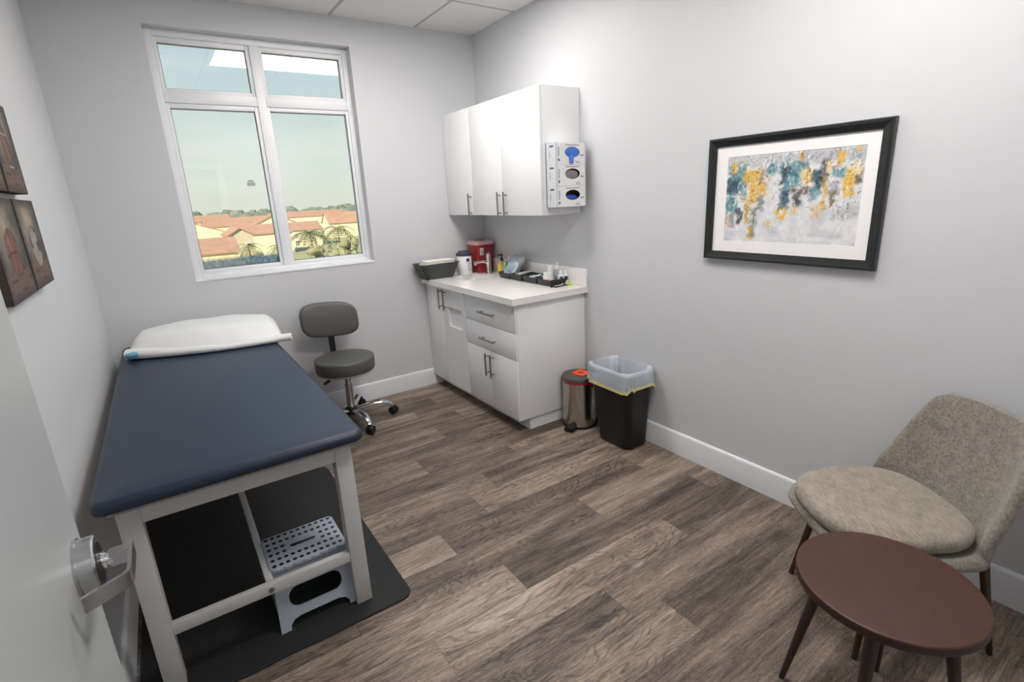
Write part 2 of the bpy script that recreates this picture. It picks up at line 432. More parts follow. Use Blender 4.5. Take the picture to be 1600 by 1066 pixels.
def glass_film_mat():
    """clear pane with a bluish stain of failed film along its lower edge (generated coordinates)"""
    m = clear_mat('stained pane', (0.95, 0.97, 0.96, 1), gloss=0.085)
    nt = m.node_tree; out = [n for n in nt.nodes if n.type == 'OUTPUT_MATERIAL'][0]; src = out.inputs[0].links[0].from_socket
    tc = nt.nodes.new('ShaderNodeTexCoord'); sp = nt.nodes.new('ShaderNodeSeparateXYZ'); nt.links.new(tc.outputs['Generated'], sp.inputs[0])
    n = nt.nodes.new('ShaderNodeTexNoise'); n.inputs['Scale'].default_value = 30; n.inputs['Detail'].default_value = 6
    nt.links.new(tc.outputs['Generated'], n.inputs['Vector'])
    px = nt.nodes.new('ShaderNodeMath'); px.operation = 'PINGPONG'; px.inputs[1].default_value = 0.5; nt.links.new(sp.outputs['X'], px.inputs[0])
    sx = nt.nodes.new('ShaderNodeMath'); sx.operation = 'MULTIPLY'; sx.inputs[1].default_value = 1.1; nt.links.new(px.outputs[0], sx.inputs[0])
    mn = nt.nodes.new('ShaderNodeMath'); mn.operation = 'SMOOTH_MIN'; mn.inputs[2].default_value = 0.08
    nt.links.new(sp.outputs['Z'], mn.inputs[0]); nt.links.new(sx.outputs[0], mn.inputs[1])
    ad = nt.nodes.new('ShaderNodeMath'); ad.operation = 'MULTIPLY_ADD'; ad.inputs[1].default_value = 0.03; nt.links.new(n.outputs['Fac'], ad.inputs[0]); nt.links.new(sp.outputs['Z'], ad.inputs[2])
    mr = nt.nodes.new('ShaderNodeMapRange'); mr.inputs['From Min'].default_value = 0.062; mr.inputs['From Max'].default_value = 0.095
    mr.inputs['To Min'].default_value = 0.92; mr.inputs['To Max'].default_value = 0.0; nt.links.new(ad.outputs[0], mr.inputs['Value'])
    df = nt.nodes.new('ShaderNodeBsdfDiffuse')
    rp = nt.nodes.new('ShaderNodeValToRGB'); rp.color_ramp.elements[0].color = lin((72, 100, 118)); rp.color_ramp.elements[1].color = lin((150, 178, 190))
    rp.color_ramp.elements[0].position = 0.3; rp.color_ramp.elements[1].position = 0.75
    nt.links.new(n.outputs['Fac'], rp.inputs['Fac']); nt.links.new(rp.outputs[0], df.inputs['Color'])
    mx = nt.nodes.new('ShaderNodeMixShader'); nt.links.new(mr.outputs[0], mx.inputs[0]); nt.links.new(src, mx.inputs[1]); nt.links.new(df.outputs[0], mx.inputs[2])
    nt.links.new(mx.outputs[0], out.inputs[0])
    return m
M['pane'] = clear_mat('window glass', (0.95, 0.97, 0.96, 1), gloss=0.085)
M['pane_stained'] = glass_film_mat()
M['acrylic'] = clear_mat('clear acrylic', (0.96, 0.97, 0.98, 1), gloss=0.03, rough=0.05)
M['clear_bottle'] = clear_mat('clear bottle', (0.85, 0.87, 0.88, 1), gloss=0.08, rough=0.05, haze=0.25)
M['film_wrap'] = clear_mat('blue tinted wrap', (0.88, 0.94, 0.97, 1), gloss=0.10, rough=0.15, haze=0.38, hazecol=(216, 225, 229))

def emit_mat(name, col, s):
    m = bpy.data.materials.new(name); m.use_nodes = True; nt = m.node_tree; nt.nodes.clear()
    o = nt.nodes.new('ShaderNodeOutputMaterial'); e_ = nt.nodes.new('ShaderNodeEmission'); e_.inputs[0].default_value = col; e_.inputs[1].default_value = s
    nt.links.new(e_.outputs[0], o.inputs[0]); return m

# ------------------------------------------------------------------ the room shell
XL, H = -2.727, 2.788
YF = -3.925                      # inner face of the front wall
WX0, WX1, WZ0, WZ1 = -2.206, -1.0, 1.116, 2.609
DX0, DX1, DZ = -2.60, -1.545, 2.075   # doorway in the front wall

# floor: one face per plank, tone and seed stored per plank
def build_floor():
    bm = bmesh.new(); col = bm.loops.layers.float_color.new('plank')
    w, Lp = 0.1825, 1.22
    known = {-1: -1.51, 0: -1.23, 1: -1.06, -2: -0.795, -3: -1.38, -4: -0.585, -5: -1.14, -6: -0.995, -7: -0.40, 2: -0.75, 3: -1.3, 4: -0.5, 5: -1.0}
    tones = {(-1, 0): .80, (-1, 1): .28, (0, 0): .36, (0, 1): .66, (1, 0): .66, (1, 1): .34, (-2, 0): .34, (-2, 1): .74, (-3, 0): .74, (-3, 1): .32,
             (-4, 0): .66, (-4, 1): .30, (-5, 0): .26, (-5, 1): .52, (-6, 0): .68, (-6, 1): .34, (-7, 0): .36, (-7, 1): .6, (2, 0): .38, (2, 1): .6,
             (3, 0): .5, (3, 1): .32, (4, 0): .36, (4, 1): .5, (5, 0): .55, (5, 1): .3, (6, 0): .4, (7, 0): .6, (8, 0): .35}
    rnd = random.Random(11)
    for r in range(-20, 11):
        y0 = -1.94 + r * w; y1 = y0 + w
        j0 = known.get(r, rnd.uniform(-1.6, -0.4))
        for k in range(-3, 3):
            x1 = j0 + k * Lp; x0 = x1 - Lp
            a, b = max(x0, -2.9), min(x1, 0.15)
            if b - a < 0.01: continue
            f = bm.faces.new([bm.verts.new(p) for p in ((a + .0006, y0 + .0005, 0), (b - .0006, y0 + .0005, 0), (b - .0006, y1 - .0005, 0), (a + .0006, y1 - .0005, 0))])
            t = tones.get((r, k), rnd.choice((.3, .36, .42, .6, .68, .5))); s = rnd.random(); g = rnd.choice((0.5, 1.0, 1.4))
            t = .48 + (t - .48) * .66
            for lp in f.loops: lp[col] = (t, s, g, 1)
    # underlay that shows as the thin dark joints
    f = bm.faces.new([bm.verts.new(p) for p in ((-2.9, -5.7, -.002), (0.15, -5.7, -.002), (0.15, .15, -.002), (-2.9, .15, -.002))])
    for lp in f.loops: lp[col] = (-.25, .5, 0, 1)
    me = bpy.data.meshes.new('floor'); bm.to_mesh(me); bm.free(); me.materials.append(M['floor'])
    o = bpy.data.objects.new('floor', me); C.objects.link(o); o['kind'] = 'structure'; WM[o.name] = Matrix.Identity(4)
build_floor()

structure('ceiling', MB().box(XL - .15, .15, -5.7, .15, H, H + .12), M['tile'])
structure('wall_right', MB().box(0, .15, -5.7, .15, -.05, H + .05), M['wall'])
structure('wall_left', MB().box(XL - .15, XL, -5.7, .15, -.05, H + .05), M['wall'])

b = MB()
T = .18
for x0, x1, z0, z1 in ((XL - .15, WX0, -.05, H + .05), (WX1, .15, -.05, H + .05), (WX0, WX1, -.05, WZ0), (WX0, WX1, WZ1, H + .05)):
    b.box(x0, x1, 0, T, z0, z1)
bmesh.ops.remove_doubles(b.bm, verts=b.bm.verts, dist=1e-5)
structure('wall_back', b, M['wall'], smooth=False)
b = MB()
for x0, x1, z0, z1 in ((XL - .15, DX0, -.05, H + .05), (DX1, .15, -.05, H + .05), (DX0, DX1, DZ, H + .05)):
    b.box(x0, x1, YF - .12, YF, z0, z1)
structure('wall_front', b, M['wall'], smooth=False)
structure('wall_hallway', MB().box(XL - .15, .15, -5.85, -5.7, -.05, H + .05), M['wall'])

def base_board(name, p0, p1, inward):
    """profile with a small eased top"""
    p0, p1, n = Vector(p0), Vector(p1), Vector(inward)
    prof = [(0, 0), (.014, 0), (.014, .128), (.011, .138), (.004, .142), (0, .142)]
    structure(name, MB().loft([[p + n * a + Vector((0, 0, z)) for a, z in prof] for p in (p0, p1)]), M['white_trim'], angle=60)
base_board('baseboard_back', (XL, 0, 0), (-.50, 0, 0), (0, -1, 0))
base_board('baseboard_left', (XL, YF, 0), (XL, 0, 0), (1, 0, 0))
base_board('baseboard_right', (0, YF, 0), (0, -1.31, 0), (-1, 0, 0))
base_board('baseboard_front', (DX1 + .09, YF, 0), (0, YF, 0), (0, 1, 0))
# door trim round the doorway the picture is taken from
b = MB()
for x0, x1, z0, z1 in ((DX1 - .02, DX1 + .07, 0, DZ + .07), (DX0 - .07, DX0 + .02, 0, DZ + .07), (DX0 + .02, DX1 - .02, DZ - .02, DZ + .07)):
    b.box(x0, x1, YF - .135, YF + .006, z0, z1, .004)
structure('trim_1', b, M['white_trim'])

# ceiling light (its lit lens is what the window panes mirror)
t = thing('ceiling_light', 'long recessed white ceiling light panel mirrored in the upper window panes', 'ceiling light', (-1.11, -1.17, H))
b = MB()
X0, X1, Y0, Y1 = -1.725, -.495, -1.475, -.865
for x0, x1, y0, y1 in ((X0, X1, Y0, Y0 + .03), (X0, X1, Y1 - .03, Y1), (X0, X0 + .03, Y0 + .03, Y1 - .03), (X1 - .03, X1, Y0 + .03, Y1 - .03)):
    b.box(x0, x1, y0, y1, H - .012, H + .002, .002)
obj('frame', b, M['white_plastic'], t)
obj('diffuser', MB().box(X0 + .03, X1 - .03, Y0 + .03, Y1 - .03, H - .008, H + .001), emit_mat('lit diffuser', (1, .965, .93, 1), PANEL_W), t)
t = thing('ceiling_light', 'square white fill light added in the ceiling above the lounge chair end of the room', 'ceiling light', (-.995, -3.055, H))  # added fill panel, out of view, brightens the room from the front
X0, X1, Y0, Y1 = -1.30, -.69, -3.36, -2.75
b = MB()
for x0, x1, y0, y1 in ((X0, X1, Y0, Y0 + .03), (X0, X1, Y1 - .03, Y1), (X0, X0 + .03, Y0 + .03, Y1 - .03), (X1 - .03, X1, Y0 + .03, Y1 - .03)):
    b.box(x0, x1, y0, y1, H - .012, H + .002, .002)
obj('frame', b, M['white_plastic'], t)
obj('diffuser', MB().box(X0 + .03, X1 - .03, Y0 + .03, Y1 - .03, H - .008, H + .001), emit_mat('front fill diffuser', (1, .965, .93, 1), FRONT_FILL_W), t)
t = thing('ceiling_light', 'square fill light added in the hallway ceiling outside the doorway', 'ceiling light', (-1.9, -4.75, H))  # added fill lamp, out of view, sends light in through the doorway
obj('frame', MB().box(-2.22, -1.58, -5.07, -4.43, H - .01, H + .002, .002), M['white_plastic'], t)
obj('diffuser', MB().box(-2.2, -1.6, -5.05, -4.45, H - .012, H - .004), emit_mat('hall fill diffuser', (1, .97, .94, 1), HALL_FILL_W), t)

# ------------------------------------------------------------------ window
GY = .115
wf = MB()
FY0, FY1 = .078, .165
for x0, x1, z0, z1 in ((WX0, WX0 + .04, WZ0, WZ1), (WX1 - .035, WX1, WZ0, WZ1), (WX0 + .04, WX1 - .035, WZ1 - .04, WZ1), (WX0 + .04, WX1 - .035, WZ0, WZ0 + .03)):
    wf.box(x0, x1, FY0, FY1, z0, z1, .003)
wf.box(-1.640, -1.585, FY0, FY1, WZ0 + .03, WZ1 - .04, .003)
wf.box(WX0 + .04, -1.640, FY0, FY1, 2.203, 2.262, .003); wf.box(-1.585, WX1 - .035, FY0, FY1, 2.203, 2.262, .003)
win = structure('window_1', wf, M['vinyl_frame'])
# sill board flush with the wall below the frame
structure('trim_2', MB().box(WX0, WX1, -.004, .09, WZ0 - .012, WZ0 + .001, .002), M['vinyl_frame'])
cells = {'ul': (-2.166, -1.640, 2.262, 2.569), 'ur': (-1.585, -1.035, 2.262, 2.569), 'll': (-2.166, -1.640, 1.146, 2.203), 'lr': (-1.585, -1.035, 1.146, 2.203)}
for k, (x0, x1, z0, z1) in cells.items():
    s = .022 if k != 'lr' else .018; sb = .024
    b = MB()
    for a0, a1, c0, c1 in ((x0, x0 + s, z0, z1), (x1 - s, x1, z0, z1), (x0 + s, x1 - s, z1 - s - .008, z1), (x0 + s, x1 - s, z0, z0 + sb)):
        b.box(a0, a1, .088, .15, c0, c1, .003)
    sash = obj('sash', b, M['vinyl_frame'], win)
    g = MB(); gx0, gx1, gz0, gz1 = x0 + s, x1 - s, z0 + sb, z1 - s - .008; q = .004
    for a0, a1, c0, c1 in ((gx0, gx0 + q, gz0, gz1), (gx1 - q, gx1, gz0, gz1), (gx0 + q, gx1 - q, gz1 - q, gz1), (gx0 + q, gx1 - q, gz0, gz0 + q)):
        g.box(a0, a1, GY - .006, GY - .001, c0, c1)
    obj('gasket', g, M['gasket'], sash)
    gp = MB(); gp.loft([[(gx0, GY, gz0), (gx1, GY, gz0), (gx1, GY, gz1), (gx0, GY, gz1)]], cap1=False)
    obj('pane', gp, M['pane_stained'] if k == 'll' else M['pane'], sash, smooth=False)
st = MB(); st.box(-1.785, -1.735, GY - .003, GY - .0005, 1.70, 1.722); st.box(-1.779, -1.741, GY - .003, GY - .0005, 1.726, 1.738)
obj('sticker', st, M['sticker_grey'], win, label='small grey sticker on the glass')

# ------------------------------------------------------------------ open door at the left, lever handle
DOOR_X = -2.56
dr = structure('door_1', MB().box(DOOR_X - .045, DOOR_X, -3.905, -2.918, .008, 2.04, .002), M['door_paint'])
hy, hz = -2.985, 1.025
hb = MB()
hb.cyl((DOOR_X, hy, hz), (DOOR_X + .004, hy, hz), .046, n=48)
hb.lathe([(.0435, 0), (.0435, .021), (.041, .0235)], n=48)
for v in hb.bm.verts[-144:]:
    v.co = Vector((DOOR_X + .003 + v.co.z, hy + v.co.x, hz + v.co.y))
handle = obj('door_handle', hb, M['satin'], dr, angle=30)
obj('rosette_recess', MB().cyl((DOOR_X + .0266, hy, hz), (DOOR_X + .0272, hy, hz), .031, n=40), M['black_plastic'], handle)
c = MB(); c.cyl((DOOR_X + .02, hy, hz), (DOOR_X + .036, hy, hz), .0135, n=28); c.cyl((DOOR_X + .03, hy, hz), (DOOR_X + .044, hy, hz), .0105, n=28)
obj('spindle', c, M['chrome'], handle)
# lever: neck out from the door, grip along the door, return towards the door
lv = MB()
def bar(path, hw, hh):
    """rectangular bar swept in plan, hw = half thickness in plan, hh = half height"""
    path = [Vector(p) for p in path]; rings = []
    for i, p in enumerate(path):
        d0 = (path[i] - path[i - 1]).normalized() if i else (path[1] - path[0]).normalized()
        d1 = (path[i + 1] - path[i]).normalized() if i < len(path) - 1 else d0
        n0 = Vector((-d0.y, d0.x, 0)); n1 = Vector((-d1.y, d1.x, 0)); n = (n0 + n1).normalized(); s = 1 / max(n.dot(n1), .5)
        rings.append([p + n * hw * s + Vector((0, 0, -hh)), p - n * hw * s + Vector((0, 0, -hh)), p - n * hw * s + Vector((0, 0, hh)), p + n * hw * s + Vector((0, 0, hh))])
    return rings
lv.loft(bar([(DOOR_X + .040, hy, hz), (DOOR_X + .058, hy, hz), (DOOR_X + .0705, hy - .002, hz)], .0095, .0115))
lv.loft(bar([(DOOR_X + .0690, hy + .0105, hz), (DOOR_X + .0690, hy - .068, hz), (DOOR_X + .0670, hy - .076, hz), (DOOR_X + .061, hy - .082, hz), (DOOR_X + .014, hy - .108, hz)], .0028, .0125))
bmesh.ops.bevel(lv.bm, geom=[e_ for e_ in lv.bm.edges if e_.calc_face_angle(0) > .6], offset=.0012, segments=2, affect='EDGES')
obj('lever', lv, M['satin'], handle, angle=30)

# ------------------------------------------------------------------ outside
structure('ground', MB().box(-300, 500, 12, 1500, -14.2, -14.0), M['lawn'], smooth=False)
def house(label, x0, x1, y0, y1, ze, zr, ridge, wall='cream_wall', wins=(), ov=.5, zb=-14.0, name='house'):
    cx, cy = (x0 + x1) / 2, (y0 + y1) / 2
    t = thing(name, label, 'house', (cx, cy, zb), group='houses seen through the window')
    w = MB()
    if ridge == 'x':   # gables at the x ends
        w.loft([[(x, y0, zb), (x, y1, zb), (x, y1, ze), (x, cy, zr), (x, y0, ze)] for x in (x0, x1)])
        sl = (zr - ze) / (cy - y0)
        r = [[(x, y0 - ov, ze - sl * ov + .05), (x, cy, zr + .05), (x, y1 + ov, ze - sl * ov + .05), (x, y1 + ov, ze - sl * ov + .35), (x, cy, zr + .35), (x, y0 - ov, ze - sl * ov + .35)] for x in (x0 - ov, x1 + ov)]
    else:
        w.loft([[(x0, y, zb), (x1, y, zb), (x1, y, ze), (cx, y, zr), (x0, y, ze)] for y in (y0, y1)])
        sl = (zr - ze) / (cx - x0)
        r = [[(x0 - ov, y, ze - sl * ov + .05), (cx, y, zr + .05), (x1 + ov, y, ze - sl * ov + .05), (x1 + ov, y, ze - sl * ov + .35), (cx, y, zr + .35), (x0 - ov, y, ze - sl * ov + .35)] for y in (y0 - ov, y1 + ov)]
    obj('wall', w, M[wall], t, smooth=False)
    obj('roof', MB().loft(r), M['roof_tile'], t, smooth=False)
    for (a, z, ww, hh) in wins:
        f = MB(); f.box(a - ww / 2 - .18, a + ww / 2 + .18, y0 - .12, y0 + .02, z - .18, z + hh + .18); fo = obj('window', f, M['white_trim'], t, smooth=False)
        g = MB()
        for i in range(2):
            for j in range(2):
                g.box(a - ww / 2 + i * (ww / 2 + .06), a - .06 + i * (ww / 2 + .06), y0 - .15, y0 - .1, z + j * (hh / 2 + .06), z + hh / 2 - .06 + j * (hh / 2 + .06))
        obj('pane', g, M['house_glass'], fo, smooth=False)
    return t
house('beige house with a narrow shaded gable behind the left palm', 13.3, 19.3, 155.8, 170, -5.5, -3.7, 'y', 'beige_wall', [(18.0, -9.0, .9, 1.3)])
house('long cream house wing right of the beige gable', 18.5, 36.0, 187.8, 200, -6.9, -4.3, 'x', 'cream_wall')
house('house with a broad sunlit cream gable at the left of the view', -9.0, 17.0, 203.8, 216, -5.9, -1.2, 'y', 'cream_wall', ov=.3)
house('low orange tiled roof in front of the broad cream gable', 2.0, 12.5, 131.8, 146, -8.0, -5.2, 'x', 'cream_wall')
house('long red roofed house far behind the others', 18.8, 58.0, 311.8, 330, -7.2, -3.3, 'x', 'cream_wall')
house('cream house with a white framed window behind the big palm', 39.9, 52.0, 211.8, 224, -7.6, -5.0, 'x', 'cream_wall', [(42.2, -13.4, 1.3, 1.8), (42.0, -10.4, 1.1, 1.4)])
house('house with a cream gable end above the big palm', 32.0, 49.0, 240, 250, -5.6, -1.6, 'y', 'cream_wall')
house('distant red roofed house under the treeline at the left', 8.0, 40.0, 395.0, 415, -6.0, -2.0, 'x', 'cream_wall')
house('distant red roofed house under the treeline at the right', 72.0, 112.0, 380.0, 400, -6.0, -2.6, 'x', 'cream_wall')
house('red roofed house left of the broad cream gable', -62.0, -34.0, 250.0, 264, -6.8, -3.2, 'x', 'cream_wall')
house('red roofed house farthest to the left outside', -120.0, -80.0, 320.0, 336, -6.8, -3.0, 'x', 'cream_wall')
house('orange roofed house at the right of the view', 66.0, 92.0, 251.8, 264, -7.2, -2.6, 'x', 'cream_wall')

def palm(label, x, y, z0, zc, R, seed):
    rnd = random.Random(seed)
    t = thing('palm_tree', label, 'palm tree', (x, y, z0), group='palms outside the window')
    obj('trunk', MB().tube([(x, y, z0), (x + .15, y, (z0 + zc) / 2), (x, y, zc)], [.28, .22, .18], 8), M['trunk'], t)
    f = MB()
    for k in range(16):
        a = 2 * PI * k / 16 + rnd.uniform(-.15, .15); el = rnd.uniform(-.3, .9); r = R * rnd.uniform(.85, 1.1)
        pts = []
        for s in range(9):
            q = s / 8
            pts.append(Vector((x + math.cos(a) * r * q * math.cos(el * (1 - q * .5)), y + math.sin(a) * r * q * math.cos(el * (1 - q * .5)), zc + r * (math.sin(el) * q - .75 * q * q))))
        side = Vector((-math.sin(a), math.cos(a), 0))
        for s in range(1, 9):
            p = pts[s]; d = (pts[s] - pts[s - 1]).normalized(); ln = R * .30 * (1 - abs(s / 8 - .45))
            for sg in (-1, 1):
                tip = p + side * sg * ln + d * ln * .5 - Vector((0, 0, ln * .35))
                v = [f.bm.verts.new(q_) for q_ in (p - d * r * .05, p + d * r * .05, tip)]; f.face(v)
        f.tube(pts, [.05] * 9, 4)
    obj('crown', f, M['leaf'], t, smooth=False)
palm('small palm in front of the beige gable house', 14.0, 126, -14, -6.6, 3.0, 1)
palm('small palm near the middle of the left pane edge', 20.2, 126, -14, -7.4, 2.8, 2)
palm('big palm in front of the cream house with the white window', 28.0, 128, -14, -5.2, 5.2, 3)
palm('big palm nearest the right window edge', 36.4, 134, -14, -4.6, 5.0, 4)
palm('palm between the two big palms in the right pane', 36.2, 158, -14, -6.6, 4.0, 5)
def bush(label, x, y, z, r, seed, h=3.0):
    rnd = random.Random(seed); f = MB()
    for k in range(26):
        q = rnd.random(); f.ball((x + rnd.uniform(-.7, .7) * r * (1 - .4 * q), y + rnd.uniform(-.5, .5) * r, z + h * q + .3), (r * rnd.uniform(.22, .4), r * .35, r * rnd.uniform(.2, .34)), 9, 6, .2, rnd)
    o = obj('bush', f, M['bush'], origin=(x, y, z)); tag(o, label, 'bush', 'bushes outside the window')
bush('green bush under the first big palm', 25.6, 112, -14, 3.2, 1, 6.0)
bush('green bush under the palm at the right window edge', 33.4, 117, -14, 3.4, 2, 7.0)
bush('low green bush between the bushes under the big palms', 27.6, 103, -14, 2.8, 3, 6.2)
bush('green bush at the foot of the small palm', 17.0, 138, -14, 2.2, 4, 4.5)
rnd = random.Random(5); f = MB()
for k in range(300):
    yy = rnd.choice((470, 540, 640, 800)) + rnd.uniform(-30, 30); xx = yy * (-.42 + .74 * rnd.random()); s_ = yy / 800
    f.ball((xx, yy, -13 + 2 * s_), (rnd.uniform(7, 13) * (.5 + .5 * s_), 7, rnd.uniform(7.0, 11.5) * (.62 + .5 * s_)), 10, 7, .12, rnd)
o = obj('distant_trees', f, M['far_tree'], origin=(130, 800, -14)); tag(o, 'dark green line of distant trees along the horizon', 'trees', kind='stuff')

# ------------------------------------------------------------------ more shape helpers
def plate(mb, outer, holes, thick, Mx):
    """flat plate (x, y) with holes, extruded along local z by thick, placed by matrix Mx"""
    bm = bmesh.new(); edges = []
    for loop in [outer] + list(holes):
        vs_ = [bm.verts.new((p[0], p[1], 0)) for p in loop]
        edges += [bm.edges.new((vs_[i], vs_[(i + 1) % len(vs_)])) for i in range(len(vs_))]
    bmesh.ops.triangle_fill(bm, use_beauty=True, use_dissolve=False, edges=edges)
    fs = list(bm.faces)
    r = bmesh.ops.extrude_face_region(bm, geom=fs)
    bmesh.ops.translate(bm, vec=(0, 0, thick), verts=[g for g in r['geom'] if isinstance(g, bmesh.types.BMVert)])
    bm.transform(Mx)
    me = bpy.data.meshes.new('tmp'); bm.to_mesh(me); bm.free(); mb.bm.from_mesh(me); bpy.data.meshes.remove(me)
    return mb
def rr2(x0, x1, y0, y1, r, n=5): return rrect(x0, x1, y0, y1, r, n)(0)
def oval(cx, cy, a, b_, n=28): return [(cx + a * math.cos(2 * PI * i / n), cy + b_ * math.sin(2 * PI * i / n)) for i in range(n)]
def MXZ(y, flip=False):   # local (x,y,z) -> world (x, y0 - z, y): plate in the xz plane facing -y
    return Matrix(((1, 0, 0, 0), (0, 0, -1, y), (0, 1, 0, 0), (0, 0, 0, 1)))
def MYZ(x):               # local (x,y,z) -> world (x0 - z, x, y): plate in the yz plane facing -x
    return Matrix(((0, 0, -1, x), (1, 0, 0, 0), (0, 1, 0, 0), (0, 0, 0, 1)))
def pull(name, p0, p1, out, parent, r=.006, inset=.022, standoff=.030):
    """bar pull with two posts"""
    p0, p1, o_ = Vector(p0), Vector(p1), Vector(out); d = (p1 - p0).normalized()
    b = MB(); b.cyl(p0 + o_ * standoff, p1 + o_ * standoff, r, n=14)
    for p in (p0 + d * inset, p1 - d * inset): b.cyl(p, p + o_ * standoff, r * .75, n=10)
    return obj(name, b, M['nickel'], parent)

# ------------------------------------------------------------------ base cabinets, worktop, sink, tap
FX = -.591
t = thing('sink_cabinet', 'white sink base cabinet by the window wall with a square cut-out in its door', 'cabinet', (-.3, -.33, 0))
b = MB(); b.box(-.572, -.002, -.654, -.002, .092, .79)
for x0, x1, y0, y1 in ((-.572, -.554, -.654, -.002), (-.020, -.002, -.654, -.002), (-.554, -.020, -.654, -.636), (-.554, -.020, -.020, -.002)): b.box(x0, x1, y0, y1, .79, .893)
obj('body', b, M['laminate'], t, smooth=False)
obj('toe_kick', MB().box(-.492, -.002, -.654, -.002, 0, .092), M['laminate'], t)
d = obj('door', MB().box(FX, FX + .018, -.299, -.004, .094, .886, .0015), M['laminate'], t)
pull('handle', (FX, -.284, .713), (FX, -.284, .876), (-1, 0, 0), d)
b = MB(); hole = rr2(-.60, -.385, .585, .748, .004, 2)
plate(b, rr2(-.652, -.302, .094, .886, .002, 2), [hole], .018, MYZ(FX + .018))
d = obj('door', b, M['laminate'], t, smooth=False)
pull('handle', (FX, -.362, .713), (FX, -.362, .876), (-1, 0, 0), d)
b = MB()   # lining that frames the cut-out
b.box(FX + .0005, FX + .0185, -.5995, -.5965, .5855, .7475); b.box(FX + .0005, FX + .0185, -.3885, -.3855, .5855, .7475)
b.box(FX + .0005, FX + .0185, -.5965, -.3885, .5855, .5885); b.box(FX + .0005, FX + .0185, -.5965, -.3885, .7445, .7475)
obj('cutout_lining', b, M['white_plastic'], d, smooth=False)

t = thing('drawer_cabinet', 'white base cabinet with two drawers over two doors beside the pedal bin', 'cabinet', (-.3, -.98, 0))
b = MB(); b.box(-.572, -.002, -1.3075, -.6555, .092, .893, .001); obj('body', b, M['laminate'], t)
obj('toe_kick', MB().box(-.492, -.002, -1.290, -.6555, 0, .092), M['laminate'], t)
for z0, z1, hzz in ((.700, .886, .786), (.518, .697, .598)):
    d = obj('drawer', MB().box(FX, FX + .018, -1.3065, -.657, z0, z1, .0015), M['laminate'], t)
    pull('handle', (FX, -.888, hzz), (FX, -1.080, hzz), (-1, 0, 0), d)
for y0, y1, hyy in ((-.980, -.657, -.956), (-1.3065, -.983, -1.021)):
    d = obj('door', MB().box(FX, FX + .018, y0, y1, .094, .515, .0015), M['laminate'], t)
    pull('handle', (FX, hyy, .332), (FX, hyy, .497), (-1, 0, 0), d)

TZ = .935
t = thing('worktop', 'white stone worktop with upstand over the base cabinets', 'worktop', (-.3, -.67, .893))
b = MB(); SX0, SX1, SY0, SY1 = -.47, -.21, -.44, -.15
for x0, x1, y0, y1 in ((-.628, SX0, -1.345, -.001), (SX1, -.001, -1.345, -.001), (SX0, SX1, -1.345, SY0), (SX0, SX1, SY1, -.001)):
    b.box(x0, x1, y0, y1, .8935, TZ)
bmesh.ops.remove_doubles(b.bm, verts=b.bm.verts, dist=1e-5)
# eased outer corner
obj('slab', b, M['quartz'], t, smooth=False)
b = MB(); b.box(-.022, -.001, -1.345, -.024, TZ, 1.052, .002); obj('upstand', b, M['quartz'], t)
b = MB(); b.box(-.628, -.001, -.022, -.001, TZ, TZ + .012, .002); obj('upstand', b, M['quartz'], t)
t = thing('sink', 'white undermount sink bowl let into the worktop near the window wall', 'sink', ((SX0 + SX1) / 2, (SY0 + SY1) / 2, .80))
b = MB(); rf = rrect(SX0 - .006, SX1 + .006, SY0 - .006, SY1 + .006, .05)
rings = [[(x, y, .8930) for x, y in rf(-.012)], [(x, y, .8930) for x, y in rf(0)], [(x, y, .82) for x, y in rf(.006)], [(x, y, .805) for x, y in rf(.03)], [(x, y, .80) for x, y in rf(.07)]]
b.loft(rings, cap0=False, cap1=True); obj('bowl', b, M['white_plastic'], t, angle=60)
obj('drain', MB().cyl(((SX0 + SX1) / 2, (SY0 + SY1) / 2, .8005), ((SX0 + SX1) / 2, (SY0 + SY1) / 2, .803), .03, n=24), M['chrome'], t)

FAX, FAY = -.135, -.275
t = thing('tap', 'chrome single lever tap on the worktop in front of the red sharps box', 'tap', (FAX, FAY, TZ))
b = MB(); b.lathe([(.030, TZ), (.030, TZ + .006), (.021, TZ + .012), (.019, TZ + .02), (.019, TZ + .135), (.021, TZ + .14), (.021, TZ + .168), (.012, TZ + .174)], (FAX, FAY, 0), 28); obj('body', b, M['chrome'], t)
b = MB(); b.tube([(FAX, FAY, TZ + .095), (FAX - .06, FAY, TZ + .108), (FAX - .115, FAY, TZ + .108), (FAX - .13, FAY, TZ + .10)], [.0125, .012, .0125, .0135], 16); b.cyl((FAX - .125, FAY, TZ + .105), (FAX - .127, FAY, TZ + .082), .0125, n=18); obj('spout', b, M['chrome'], t)
b = MB(); b.tube([(FAX + .01, FAY - .01, TZ + .158), (FAX + .02, FAY + .02, TZ + .178), (FAX + .03, FAY + .05, TZ + .184)], [.006, .005, .006], 10); obj('lever', b, M['chrome'], t)

# ------------------------------------------------------------------ wall cabinet
t = thing('wall_cabinet', 'white three-door wall cabinet hung in the corner above the worktop', 'cabinet', (-.16, -.64, 1.4203))
obj('body', MB().box(-.305, -.002, -1.2752, -.003, 1.4203, 2.1823, .001), M['laminate'], t)
for y0, y1, hyy in ((-.4195, -.004, -.394), (-.836, -.4225, -.804), (-1.2745, -.839, -.881)):
    d = obj('door', MB().box(-.324, -.306, y0, y1, 1.4215, 2.1815, .0015), M['laminate'], t)
    pull('handle', (-.324, hyy, 1.416), (-.324, hyy, 1.580), (-1, 0, 0), d)

